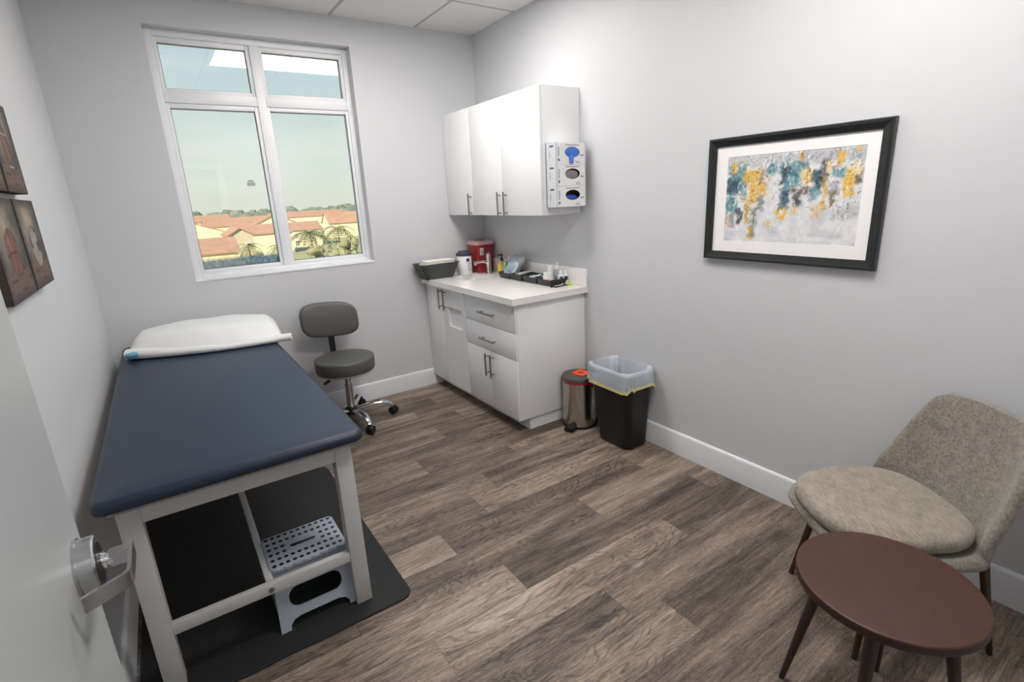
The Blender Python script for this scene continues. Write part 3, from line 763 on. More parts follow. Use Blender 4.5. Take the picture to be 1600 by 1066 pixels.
# glove boxes in a clear holder on the cabinet end
GX0, GX1, GYF, GYB = -.283, -.040, -1.372, -1.2795
t = thing('glove_box_holder', 'clear rack of three glove boxes fixed to the end of the wall cabinet', 'glove box holder', (-.16, -1.2755, 1.468))
b = MB(); b.box(GX0 - .004, GX1 + .004, GYF - .004, GYB + .003, 1.464, 1.468); obj('base_shelf', b, M['acrylic'], t)
for xa in (GX0 - .004, GX1 + .001): obj('side_wall', MB().box(xa, xa + .003, GYF - .004, GYB + .003, 1.468, 1.852), M['acrylic'], t)
obj('back_wall', MB().box(GX0 - .004, GX1 + .004, GYB, GYB + .003, 1.468, 1.852), M['acrylic'], t)
for xa in (GX0 - .004, GX1 - .012): obj('front_lip', MB().box(xa, xa + .016, GYF - .004, GYF - .001, 1.468, 1.852), M['acrylic'], t)
hh = .1255
for k, (lab, kind) in enumerate((('lowest glove box in the clear rack, dark blue gloves inside', 'low'), ('middle glove box in the clear rack showing grey gloves', 'grey'), ('top glove box in the clear rack with a blue glove pulled out', 'blue'))):
    z0 = 1.4685 + k * (hh + .0012); z1 = z0 + hh; zc = (z0 + z1) / 2 + .008; xc = (GX0 + GX1) / 2 + .012
    g = thing('glove_box', lab, 'glove box', ((GX0 + GX1) / 2, (GYF + GYB) / 2, z0), group='glove boxes in the clear rack')
    b = MB(); plate(b, rr2(GX0 + .001, GX1 - .001, z0, z1, .001, 1), [oval(xc, zc, .060, .031)], .002, MXZ(GYF + .002))
    b.box(GX0 + .001, GX0 + .003, GYF + .002, GYB - .001, z0, z1); b.box(GX1 - .003, GX1 - .001, GYF + .002, GYB - .001, z0, z1)
    b.box(GX0 + .003, GX1 - .003, GYF + .002, GYB - .001, z0, z0 + .002); b.box(GX0 + .003, GX1 - .003, GYF + .002, GYB - .001, z1 - .002, z1)
    obj('carton', b, M['carton'], g, smooth=False)
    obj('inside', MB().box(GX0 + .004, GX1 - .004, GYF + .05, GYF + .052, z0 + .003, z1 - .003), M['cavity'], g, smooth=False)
    # printed marks: caption bar, size block, slanted icons, side panel bars
    for bx_ in ((xc - .055, xc + .055, GYF - .0006, GYF, z1 - .016, z1 - .011), (xc + .064, xc + .092, GYF - .0006, GYF, zc - .022, zc - .013)):
        obj('caption_print', MB().box(*bx_), M['grey_print'], g, smooth=False)
    for q in (0, .018):
        b = MB(); b.loft([[(xc + .022 + q, y, z0 + .022), (xc + .029 + q, y, z0 + .020), (xc + .046 + q, y, z0 + .004), (xc + .040 + q, y, z0 + .005)] for y in (GYF, GYF - .0006)])
        obj('icon_print', b, M['dark_print'], g, smooth=False)
    obj('icon_print', MB().box(GX0 + .02, GX0 + .030, GYF - .0006, GYF, z0 + .018, z0 + .034), M['dark_print'], g, smooth=False)
    obj('icon_print', MB().box(GX0 + .0002, GX0 + .001, GYF + .02, GYF + .06, z1 - .024, z1 - .014), M['dark_print'], g, smooth=False)
    for bx_ in ((GX0 + .022, GX0 + .029, GYF - .0006, GYF, z0 + .046, z0 + .100), (GX0 + .0002, GX0 + .001, GYF + .055, GYF + .060, z0 + .04, z0 + .08)):
        obj('panel_print', MB().box(*bx_), M['grey_print'], g, smooth=False)
    gm = {'blue': M['glove_blue'], 'grey': M['glove_grey'], 'low': M['glove_dark']}[kind]
    b = MB()
    if kind == 'blue':
        b.ball((xc, GYF + .008, zc), (.062, .014, .033), 20, 10, .05)
        b.tube([(xc - .012, GYF - .002, zc - .02), (xc - .014, GYF - .010, zc - .045), (xc - .014, GYF - .011, zc - .066)], [.016, .014, .012], 10)
    elif kind == 'grey':
        b.ball((xc, GYF + .016, zc - .004), (.060, .014, .029), 20, 10, .03)
    else:
        b.ball((xc - .004, GYF + .020, zc - .018), (.058, .018, .020), 20, 10, .10)
    obj('gloves', b, gm, g, angle=80)

# ------------------------------------------------------------------ things on the worktop
def tray(name, label, cat, x0, x1, y0, y1, h, m, z=TZ, flare=.008, wall=.002, group=None, rim=.004, r=.01):
    g = thing(name, label, cat, ((x0 + x1) / 2, (y0 + y1) / 2, z), group=group)
    f = rrect(x0, x1, y0, y1, r)
    b = MB(); b.loft([[(x, y, z) for x, y in f(flare + .004)], [(x, y, z + .003) for x, y in f(flare)], [(x, y, z + h - .004) for x, y in f(0)], [(x, y, z + h - .004) for x, y in f(-rim)], [(x, y, z + h) for x, y in f(-rim)],
                     [(x, y, z + h) for x, y in f(wall)], [(x, y, z + wall + .001) for x, y in f(flare + wall)]])
    obj('tub', b, m, g)
    return g
# dark bin with paper towels
g = tray('storage_bin', 'dark grey plastic bin of folded paper on the worktop corner under the window', 'bin', -.705, -.375, -.225, -.03, .125, M['tray_grey'], flare=.045, rim=.005, r=.02)
b = MB()
for k in range(3): b.box(-.660 + .004 * k, -.405 + .003 * k, -.195, -.06, TZ + .108 + .013 * k, TZ + .120 + .013 * k, .003)
o = obj('paper_stack', b, M['paper'], origin=(-.53, -.13, TZ + .070)); tag(o, 'stack of folded white paper lying in the dark grey bin', 'paper')
b = MB(); b.box(-.655, -.41, -.185, -.068, TZ + .070, TZ + .107, .003)
obj('lower_sheets', b, M['paper'], o)
# wipes tub
WXc, WYc = -.278, -.125
g = thing('wipes_tub', 'white wipes tub with a dark flip lid beside the sharps box', 'tub', (WXc, WYc, TZ))
b = MB(); b.lathe([(.060, TZ), (.063, TZ + .006), (.063, TZ + .15), (.058, TZ + .158)], (WXc, WYc, 0), 36); obj('tub', b, M['white_plastic'], g)
b = MB(); b.lathe([(.066, TZ + .156), (.066, TZ + .172), (.058, TZ + .178), (.045, TZ + .192), (.040, TZ + .194)], (WXc, WYc, 0), 36); obj('lid', b, M['dark_print'], g)
def curved_label(cx, cy, R, a0, a1, z0, z1, m, parent, name='label_print', n=8):
    b = MB(); ring = lambda r: [(cx + r * math.cos(a0 + (a1 - a0) * i / n), cy + r * math.sin(a0 + (a1 - a0) * i / n)) for i in range(n + 1)]
    o_ = ring(R + .0006); i_ = ring(R - .0004)
    b.loft([[(x, y, z0) for x, y in o_ + i_[::-1]], [(x, y, z1) for x, y in o_ + i_[::-1]]]); return obj(name, b, m, parent, angle=30)
A0 = -PI / 2 - .1
curved_label(WXc, WYc, .063, A0 - .10, A0 + .32, TZ + .108, TZ + .136, M['navy_print'], g)
for q in range(4): curved_label(WXc, WYc, .063, A0 + .02 + .05 * (q % 2), A0 + .5 - .06 * (q % 3), TZ + .035 + .017 * q, TZ + .043 + .017 * q, M['grey_print'], g)
# sharps container
g = thing('sharps_container', 'red sharps disposal box in the corner behind the tap', 'sharps container', (-.105, -.12, TZ))
f = rrect(-.195, -.03, -.205, -.035, .02)
b = MB(); b.loft([[(x, y, TZ) for x, y in f(.022)], [(x, y, TZ + .01) for x, y in f(.018)], [(x, y, TZ + .245) for x, y in f(-.004)]]); obj('body', b, M['sharps_red'], g)
b = MB(); b.loft([[(x, y, TZ + .235) for x, y in f(-.010)], [(x, y, TZ + .252) for x, y in f(-.012)], [(x, y, TZ + .262) for x, y in f(.004)], [(x, y, TZ + .266) for x, y in f(.02)]]); l = obj('lid', b, M['sharps_lid'], g)
obj('opening', MB().box(-.16, -.09, -.155, -.09, TZ + .2655, TZ + .275, .004), M['glove_grey'], l)
b = MB(); b.loft([[(-.172, -.2055 + (z - TZ - .12) * -.08, z) for z in (TZ + .15, TZ + .21)] + [(-.137, -.2055 + (z - TZ - .12) * -.08, z) for z in (TZ + .21, TZ + .15)],
                 [(-.172, -.2085 + (z - TZ - .12) * -.08, z) for z in (TZ + .15, TZ + .21)] + [(-.137, -.2085 + (z - TZ - .12) * -.08, z) for z in (TZ + .21, TZ + .15)]])
sl = obj('label_sheet', b, M['paper'], g, smooth=False)
b = MB()
for q in range(4): b.box(-.168, -.141, -.2165, -.214, TZ + .160 + .011 * q, TZ + .164 + .011 * q)
obj('label_print', b, M['grey_print'], sl, smooth=False)
# soap bottle
bx, by = -.072, -.385
g = thing('soap_bottle', 'hand soap pump bottle with a yellow label and black pump', 'soap bottle', (bx, by, TZ))
f = rrect(bx - .035, bx + .035, by - .025, by + .025, .018)
b = MB(); b.loft([[(x, y, TZ) for x, y in f(.002)], [(x, y, TZ + .006) for x, y in f(0)], [(x, y, TZ + .085) for x, y in f(0)], [(x, y, TZ + .105) for x, y in f(.010)], [(x, y, TZ + .113) for x, y in f(.020)]]); obj('bottle', b, M['amber'], g)
b = MB(); b.loft([[(x, y, TZ + z) for x, y in f(-.0008)] for z in (.01, .082)]); lb = obj('label_band', b, M['yellow'], g)
obj('label_print', MB().box(bx - .026, bx + .01, by - .0268, by - .0256, TZ + .035, TZ + .062), M['paper'], lb, smooth=False)
b = MB(); b.lathe([(.014, TZ + .110), (.014, TZ + .128), (.006, TZ + .130), (.006, TZ + .150), (.012, TZ + .152), (.012, TZ + .162)], (bx, by, 0), 18); b.tube([(bx, by, TZ + .157), (bx - .03, by, TZ + .159), (bx - .038, by, TZ + .152)], .005, 8); obj('pump', b, M['black_plastic'], g)
# sanitizer with green label
bx, by = -.060, -.475
g = thing('sanitizer_bottle', 'bottle with a dark green label and white cap behind the blue mask pack', 'bottle', (bx, by, TZ))
b = MB(); b.lathe([(.030, TZ), (.032, TZ + .005), (.032, TZ + .10), (.020, TZ + .118), (.012, TZ + .122)], (bx, by, 0), 28); obj('bottle', b, M['clear_bottle'], g)
curved_label(bx, by, .0325, -PI, 0, TZ + .055, TZ + .10, M['green'], g, n=16); curved_label(bx, by, .0325, -PI, 0, TZ + .01, TZ + .052, M['white_plastic'], g, n=16)
b = MB(); b.lathe([(.012, TZ + .120), (.013, TZ + .122), (.013, TZ + .145), (.010, TZ + .147)], (bx, by, 0), 18); obj('cap', b, M['white_plastic'], g)
bx, by = -.085, -.450
g = thing('sanitizer_bottle', 'slim light green bottle beside the yellow soap bottle', 'bottle', (bx, by, TZ))
b = MB(); b.lathe([(.013, TZ), (.014, TZ + .004), (.014, TZ + .08), (.008, TZ + .088)], (bx, by, 0), 18); obj('bottle', b, M['ltgreen'], g)
obj('cap', MB().cyl((bx, by, TZ + .087), (bx, by, TZ + .104), .008, n=14), M['white_plastic'], g)

# four black organizer trays in a row along the upstand
TX0, TX1 = -.198, -.034
trays = ((-.672, -.520, 'black organizer tray holding the blue mask pack, nearest the soap bottle'), (-.832, -.682, 'black organizer tray of long white swabs, second from the soap bottle'),
         (-1.012, -.842, 'black organizer tray of crumpled blue and white packets, third from the soap bottle'), (-1.178, -1.022, 'black organizer tray of white tubes and bottles at the worktop end'))
for y0, y1, lab in trays:
    tray('organizer_tray', lab, 'tray', TX0, TX1, y0, y1, .046, M['tray_black'], flare=.010, group='black trays along the upstand')
ZT = TZ + .0035
# mask pack leaning in the first tray
g = thing('mask_pack', 'clear bag of pale blue face masks leaning in the first black tray', 'mask pack', (-.11, -.60, ZT))
rnd = random.Random(3)
def leaf(cx, cy, z, w, h, lean, thick, m, name, parent, jit=.004, yaw=0.0):
    """soft upright packet leaning towards +x"""
    rings = []
    for k in range(9):
        q = k / 8; ww = w * (1 - .18 * (2 * q - 1) ** 4); tt = thick * math.sin(PI * (.08 + .84 * q))
        px = cx + math.sin(lean) * h * q; pz = z + math.cos(lean) * h * q
        rings.append([(px + (tt * math.sin(2 * PI * i / 16)) + rnd.uniform(-jit, jit), cy + ww / 2 * math.cos(2 * PI * i / 16) + yaw * (q - .5) * h, pz + rnd.uniform(-jit, jit)) for i in range(16)])
    b_ = MB(); b_.loft(rings); return obj(name, b_, m, parent, angle=80)
for k in range(4): leaf(-.158 + k * .019, -.610, ZT + .003, .150 - .004 * k, .125 + .008 * k, .32, .006, M['mask_blue'] if k < 2 else M['white_plastic'], 'mask', g, .002, -.45)
leaf(-.125, -.605, ZT, .178, .165, .32, .050, M['film_wrap'], 'bag', g, .004, -.45)
# swabs in the second tray
for k, (lab, y, z, dx) in enumerate((('white swab stick lying across the second black tray', -.735, ZT + .034, .0), ('white swab stick nearest the third black tray', -.79, ZT + .036, -.012))):
    b = MB(); b.tube([(-.195 + dx, y - .025, z + .014), (-.04 + dx, y + .02, z + .016)], [.0042, .0042], 10); o = obj('swab_stick', b, M['white_plastic'], origin=(-.115, y, ZT)); tag(o, lab, 'swab', 'swab sticks in the trays')
# packets in the third tray
PKL = ('pale blue packet at the front of the third black tray', 'white packet second from the front of the third black tray', 'clear packet in the middle of the third black tray', 'pale blue packet behind the clear one in the third black tray', 'white packet at the back of the third black tray')
for k in range(5):
    cx, cy = -.155 + .020 * k, -.89 - .020 * k
    o_m = (M['mask_blue'], M['white_plastic'], M['film_wrap'])[k % 3]
    b = MB(); L_, W_ = .095, .034; a = rnd.uniform(-.6, .6); tl = rnd.uniform(-.5, .5)
    rings = []
    for s in range(7):
        q = s / 6 - .5; wob = .006 * math.sin(9 * q + k)
        c_ = Vector((cx + q * L_ * math.cos(a), cy + q * L_ * math.sin(a) * .4, ZT + .032 + .004 * (k % 4) + q * tl * .03 + wob)); nn = Vector((-math.sin(a), math.cos(a), 0)) * W_ / 2
        rings.append([c_ - nn, c_ + Vector((0, 0, -.003)), c_ + nn, c_ + Vector((0, 0, .005))])
    b.loft(rings)
    o = obj('packet', b, o_m, origin=(cx, cy, ZT), angle=80)
    tag(o, PKL[k], 'packet', 'sterile packets in the third tray')
# tubes and bottles in the last tray
def tube_upright(x, y, h, r, lab, lean=0.0, m='white_plastic'):
    g_ = thing('ointment_tube', lab, 'tube', (x, y, ZT), group='white tubes in the last tray')
    b_ = MB(); rings = []
    for k in range(7):
        q = k / 6; ra = r * (1 - .0 * q); rb = r * (1 - .82 * q) + .001
        rings.append([(x + lean * h * q + ra * (1 + .25 * q) * math.cos(2 * PI * i / 16), y + rb * math.sin(2 * PI * i / 16), ZT + .016 + (h - .016) * q) for i in range(16)])
    b_.loft(rings); obj('tube_body', b_, M[m], g_)
    obj('cap', MB().cyl((x, y, ZT), (x, y, ZT + .018), r * .8, n=16), M['white_plastic'], g_)
tube_upright(-.150, -1.062, .085, .019, 'shortest white tube standing in the last black tray', .1)
tube_upright(-.118, -1.078, .125, .020, 'tall white tube in the last black tray, beside the short tube', .05)
tube_upright(-.088, -1.060, .128, .018, 'tall white tube in the last black tray, nearest the upstand', -.03)
b = MB(); b.ball((-.165, -1.095, ZT + .040), (.018, .022, .012), 14, 8, .1); o = obj('cotton_ball', b, mat('pink cotton', (240, 206, 208), rough=.9, var=.05), origin=(-.165, -1.095, ZT)); tag(o, 'small pink wad at the front of the last black tray', 'cotton')
def dropper(x, y, h, r, lab, m, cap_r, printed=False, cone=False, name='dropper_bottle'):
    g_ = thing(name, lab, 'bottle', (x, y, ZT), group='small bottles in the last tray')
    b_ = MB(); b_.lathe([(r * .95, ZT), (r, ZT + .003), (r, ZT + h * .62), (r * .45, ZT + h * .72)], (x, y, 0), 24); obj('bottle', b_, m, g_)
    b_ = MB()
    if cone: b_.lathe([(r * .9, ZT + h * .70), (r * .9, ZT + h * .80), (r * .4, ZT + h * .84), (r * .3, ZT + h)], (x, y, 0), 20)
    else: b_.lathe([(cap_r, ZT + h * .71), (cap_r, ZT + h * .97), (cap_r * .8, ZT + h)], (x, y, 0), 20)
    obj('cap', b_, M['white_plastic'], g_)
    if printed: curved_label(x, y, r, -PI * .78, -PI * .42, ZT + h * .34, ZT + h * .56, M['navy_print'], g_)
dropper(-.075, -1.104, .148, .021, 'tall clear bottle with a pointed white nozzle in the last black tray', M['clear_bottle'], .01, cone=True)
dropper(-.082, -1.150, .098, .021, 'small white bottle with a round cap next to the tall clear bottle', M['white_plastic'], .012, True)
dropper(-.045, -1.154, .100, .021, 'small white bottle with a navy label nearest the upstand', M['white_plastic'], .012, True)
# pens and highlighter in front of the last tray
def pen(p0, p1, r, m, capm, lab, name='pen', cat='pen'):
    p0, p1 = Vector(p0), Vector(p1); g_ = thing(name, lab, cat, tuple((p0 + p1) / 2 - Vector((0, 0, r)))); d_ = (p1 - p0)
    obj('barrel', MB().cyl(p0 + d_ * .3, p1, r, n=14), m, g_)
    b_ = MB(); b_.cyl(p0, p0 + d_ * .32, r * 1.15, n=14); b_.tube([p0 + d_ * .03 + Vector((0, 0, r * 1.4)), p0 + d_ * .27 + Vector((0, 0, r * 1.4))], r * .3, 6); obj('cap', b_, capm, g_)
pen((-.21, -1.200, TZ + .0048), (-.105, -1.188, TZ + .0048), .004, M['white_plastic'], M['black_plastic'], 'white pen lying in front of the last black tray')
pen((-.195, -1.226, TZ + .0048), (-.068, -1.208, TZ + .0048), .004, M['black_plastic'], M['black_plastic'], 'black pen lying beside the lime highlighter')
pen((-.028 - .025, -1.238, TZ + .008), (-.075, -1.198, TZ + .008), .007, M['lime'], M['lime'], 'lime yellow highlighter lying by the upstand at the worktop end', 'highlighter', 'highlighter')

# ------------------------------------------------------------------ exam table, pillow, mat, step stool
MATZ = .010
o = obj('floor_mat', MB().slab(rrect(-2.700, -1.772, -2.236, -.90, .05), 0.0003, MATZ, .004), M['mat_black'], origin=(-2.236, -1.57, 0)); tag(o, 'black rubber floor mat under the exam table', 'mat')

t = thing('exam_table', 'exam table with a navy vinyl pad on an off-white frame along the left wall', 'exam table', (-2.27, -1.18, MATZ))
TY0, TY1 = -2.155, -.17
LX0, LX1 = -2.624, -1.917
for x0, sgn in ((LX0, 0), (LX1 - .060, 1)):
    for y0 in (TY0, TY1 - .06):
        obj('leg', MB().box(x0, x0 + .060, y0, y0 + .06, MATZ, .702, .002), M['table_white'], t)
b = MB(); b.box(LX0 + .06, LX1 - .06, TY0 + .002, TY0 + .032, .643, .699, .002); obj('end_rail', b, M['table_white'], t)
b = MB(); b.box(LX0 + .06, LX1 - .06, TY1 - .032, TY1 - .002, .643, .699, .002); obj('end_rail', b, M['table_white'], t)
for x in (LX0 + .004, LX1 - .034): obj('side_rail', MB().box(x, x + .03, TY0 + .06, TY1 - .06, .643, .699, .002), M['table_white'], t)
for y in (TY0 + .003, TY1 - .033): obj('lower_rail', MB().box(LX0 + .06, LX1 - .06, y, y + .026, .213, .254, .002), M['table_white'], t)
b = MB(); b.box(-2.2735, -2.2485, TY0 + .033, TY1 - .033, .218, .252, .002); obj('stretcher', b, M['table_white'], t)
b = MB(); b.cyl((-2.262, TY0 + .004, .232), (-2.262, TY0 + .0015, .232), .010, n=20); b.cyl((-2.262, TY0 + .0015, .232), (-2.262, TY0 + .0005, .232), .006, n=6); obj('bolt', b, M['nickel'], t)
obj('deck_board', MB().box(-2.640, -1.905, -2.175, -.12, .702, .722, .002), M['board'], t)
b = MB()
f = rrect(-2.672, -1.872, -2.212, -.055, .045, 8); n_ = 6; R_ = .024
rings = [[(x, y, .722) for x, y in f(.014)], [(x, y, .726) for x, y in f(.004)], [(x, y, .736) for x, y in f(0)]]
for k in range(n_ + 1):
    a = PI / 2 * k / n_; rings.append([(x, y, .741 + R_ * math.sin(a)) for x, y in f(R_ * (1 - math.cos(a)))])
rings.append([(x, y, .741 + R_ + .003) for x, y in f(.09)])
b.loft(rings); obj('pad', b, M['navy'], t, angle=60)

# pillow: quadrilateral footprint, arched top, rolled front hem
g = thing('pillow', 'white covered pillow lying across the window end of the navy exam table', 'pillow', (-2.22, -.34, .768))
FL, FR, BR, BL = Vector((-2.615, -.440)), Vector((-1.850, -.655)), Vector((-1.800, -.10)), Vector((-2.585, -.085))
def pil(u, v):
    a = FL.lerp(FR, u); a = a + Vector((-.02, -.055)) * math.sin(PI * u) * 1.0
    c_ = BL.lerp(BR, u); return a.lerp(c_, v)
b = MB(); nu, nv = 40, 20
def ph(u, v):
    e1 = min(1, .35 + u / .12, .25 + (1 - u) / .10); e2 = min(1, v / .30, (1 - v) / .22)
    e1 = math.sin(PI / 2 * max(e1, 0)); e2 = math.sin(PI / 2 * max(e2, 0))
    h = .128 * (e1 ** .8) * (e2 ** .75) * (1 - .30 * (u - .47) ** 2 * 4)
    h += .0025 * math.sin(14 * u + 5 * v) * e1 * e2 + .0035 * math.sin(23 * u - 9 * v) * e1 * e2 * v * (1 - v) * 3
    return h
top = [[b.bm.verts.new((*pil(i / nu, j / nv), .772 + ph(i / nu, j / nv))) for i in range(nu + 1)] for j in range(nv + 1)]
bot = [[b.bm.verts.new((*pil(i / nu, j / nv), .7685)) for i in range(nu + 1)] for j in range(nv + 1)]
for j in range(nv):
    for i in range(nu):
        b.face((top[j][i], top[j][i + 1], top[j + 1][i + 1], top[j + 1][i])); b.face((bot[j][i], bot[j + 1][i], bot[j + 1][i + 1], bot[j][i + 1]))
for j in range(nv):
    b.face((top[j][0], top[j + 1][0], bot[j + 1][0], bot[j][0])); b.face((top[j][nu], bot[j][nu], bot[j + 1][nu], top[j + 1][nu]))
for i in range(nu):
    b.face((top[0][i], bot[0][i], bot[0][i + 1], top[0][i + 1])); b.face((top[nv][i], top[nv][i + 1], bot[nv][i + 1], bot[nv][i]))
obj('cover', b, M['linen'], g, angle=80)
# front hem: flattened roll, open at the right end
b = MB(); path = []; rad = []
for i in range(25):
    u = -.012 + 1.075 * i / 24; uu = min(max(u, 0), 1); p = pil(uu, 0) + (FR - FL) * (u - uu)
    rad.append(.030 - .012 * min(1, u * 1.5) + (.005 if u > .97 else 0) + .001 * math.sin(17 * u)); path.append((p.x, p.y, .7685 + rad[-1] * 1.02))
b.tube(path, rad, 14, flat=(1.25, 1.0)); hem = obj('rolled_hem', b, M['linen'], g, angle=80)
p = pil(0, 0)
b = MB()
for k in range(3):
    b.ball((p.x + .036 - .010 * k, p.y - .044 - .003 * k, .797 + .004 * k), (.056 - .010 * k, .019, .022 - .005 * k), 20, 8)
obj('blue_lining', b, M['blue_cloth'], g, label='light blue lining showing at the left corner')

# step stool in its own frame
t = thing('step_stool', 'blue-grey folding plastic step stool with a dotted top under the exam table', 'step stool', (-2.110, -1.968, MATZ))
SH = .247
hw, hd = .143, .114
b = MB(); b.slab(rrect(-hw, hw, -hd, hd, .022), SH - .022, SH, .005); nf = len(b.bm.faces)
for i in range(11):
    for j in range(6):
        x = -hw + .020 + i * (2 * hw - .040) / 10; y = -hd + .020 + j * (2 * hd - .040) / 5
        if 3 <= i <= 7 and j in (2, 3): continue
        b.cyl((x, y, SH - .002), (x, y, SH + .0007), .0080, n=12)
b.bm.faces.ensure_lookup_table()
for f_ in b.bm.faces[nf:]: f_.material_index = 1
top_o = obj('top_plate', b, M['step_plastic'], t, local=True); top_o.data.materials.append(M['black_plastic'])
obj('hand_slot', MB().slab(rrect(-.048, .048, -.008, .008, .0075), SH - .003, SH + .0008, .0005, 2), M['black_plastic'], top_o, local=True)
b = MB()
for i in range(8): b.box(-hw + .022 + i * .033, -hw + .046 + i * .033, -hd - .0035, -hd + .004, SH - .016, SH - .003, .002)
obj('hinge_strip', b, M['step_plastic'], top_o, local=True)
def leg_panel():
    hgt = SH - .022
    out = [(-.148, 0), (-.112, 0), (-.110, .018), (-.095, .034), (-.07, .040), (.07, .040), (.095, .034), (.110, .018), (.112, 0), (.148, 0), (.138, hgt), (-.138, hgt)]
    return out, [rr2(-.098, .098, .076, .152, .034)]
for sg in (-1, 1):
    ou, ho = leg_panel(); b = MB()
    R = Matrix.Translation((0, sg * (hd - .012), SH - .022)) @ Matrix.Rotation(sg * math.radians(14), 4, 'X') @ Matrix.Translation((0, 0, -(SH - .022) / math.cos(math.radians(14)))) @ Matrix(((1, 0, 0, 0), (0, 0, -1, .004), (0, 1 / math.cos(math.radians(14)), 0, 0), (0, 0, 0, 1)))
    plate(b, ou, ho, .008, R); obj('leg_panel', b, M['step_plastic'], t, local=True, smooth=False)
for sg in (-1, 1):
    b = MB(); x_ = sg * (hw - .014)
    b.loft([[(x_ + dx, -hd + .02, SH - .022), (x_ + dx, hd - .02, SH - .022), (x_ + sg * .010 + dx, hd + .022, .012), (x_ + sg * .010 + dx, -hd - .022, .012)] for dx in (-.003, .003)])
    sp_ = obj('side_panel', b, M['step_plastic'], t, local=True, smooth=False)
    b = MB()
    for k in range(6):
        z_ = .03 + .03 * k; xx = x_ + sg * (.010 * (1 - z_ / .2) + .0042)
        for yy in (-hd + .006 - .030 * (1 - z_ / .2), 0.0, hd - .006 + .030 * (1 - z_ / .2)):
            b.box(xx - .0012, xx + .0012, yy - .006, yy + .006, z_, z_ + .012)
    obj('slot_marks', b, M['black_plastic'], sp_, local=True, smooth=False)

# ------------------------------------------------------------------ wheeled stool
t = thing('wheeled_stool', 'grey padded wheeled stool with a backrest under the window', 'stool', (-1.42, -.335, 0))
b = MB(); b.lathe([(.150, .390), (.190, .392), (.198, .398), (.198, .408)], n=48); obj('seat_base', b, M['ring_grey'], t, local=True)
b = MB(); b.lathe([(.197, .408), (.203, .411), (.206, .420), (.207, .486), (.204, .496), (.193, .502), (.12, .506), (.0, .507)], n=56, cap1=False); obj('seat', b, M['grey_vinyl'], t, local=True, angle=50)
b = MB(); BZ, BY, BX = .752, .175, -.028
rings = []
for k, (s, dy) in enumerate(((.86, -.034), (.955, -.030), (1.0, -.020), (1.0, .016), (.96, .026), (.86, .030))):
    r_ = []
    for i in range(56):
        a = 2 * PI * i / 56; ca, sa = math.cos(a), math.sin(a); e_ = 2 / 3.4
        x = .200 * s * math.copysign(abs(ca) ** e_, ca); z = .124 * s * math.copysign(abs(sa) ** e_, sa)
        r_.append((BX + x, BY + dy - .030 * (x / .2) ** 2 + .012 * z / .12, BZ + z - .015 * x / .2))
    rings.append(r_)
b.loft(rings)
for f_ in list(b.bm.faces):
    if len(f_.verts) > 10: bmesh.ops.poke(b.bm, faces=[f_])
obj('backrest', b, M['grey_vinyl'], t, local=True, angle=60)
b = MB(); b.loft(bar([(BX + .008, .08, .405), (BX + .006, .20, .405)], .021, .004))
b.loft([[(BX + .006 + dx, .200 + dy, z) for dx, dy in ((-.021, -.005), (.021, -.005), (.021, .005), (-.021, .005))] for z in (.405, .55, .72)])
obj('back_bracket', b, M['black_plastic'], t, local=True)
b = MB(); b.cyl((0, 0, .08), (0, 0, .30), .0285, n=24); obj('column_sleeve', b, M['satin'], t, local=True)
b = MB(); b.cyl((0, 0, .10), (0, 0, .392), .0255, n=24); obj('gas_column', b, M['chrome'], t, local=True)
b = MB(); b.tube([(-.02, -.01, .384), (-.10, -.045, .382), (-.165, -.075, .365)], .0055, 10); lvv = obj('height_lever', b, M['chrome'], t, local=True)
obj('grip', MB().cyl((-.140, -.064, .371), (-.180, -.082, .3605), .011, n=14), M['black_plastic'], lvv, local=True)
b = MB(); b.lathe([(.030, .060), (.044, .066), (.046, .105), (.032, .120)], n=28); obj('hub', b, M['black_plastic'], t, local=True)
for k in range(5):
    a = math.radians(-84 + 72 * k); ca, sa = math.cos(a), math.sin(a)
    b = MB(); P_ = ((.040, .096), (.10, .104), (.17, .112), (.225, .112), (.262, .100), (.287, .080), (.298, .066))
    b.tube([(r * ca, r * sa, z) for r, z in P_], [.024, .026, .027, .026, .023, .020, .018], 14, flat=(1.0, .55))
    lg = obj('base_leg', b, M['chrome'], t, local=True, angle=60)
    b = MB(); b.tube([((.13 + .04 * q) * ca, (.13 + .04 * q) * sa, .1075 + .003 * q + .0135) for q in (0, 1, 2)], [.008, .011, .008], 10, flat=(1, .3)); obj('slot', b, M['black_plastic'], lg, local=True)
    b = MB(); cx, cy = .300 * ca, .300 * sa; ta = a + .7; nx, ny = math.cos(ta), math.sin(ta)
    for s in (-1, 1):
        b.cyl((cx + nx * s * .006, cy + ny * s * .006, .0315), (cx + nx * s * .026, cy + ny * s * .026, .0315), .0312, .028, n=24)
    b.cyl((cx, cy, .02), (cx, cy, .072), .009, n=12)
    obj('caster', b, M['black_plastic'], lg, local=True)

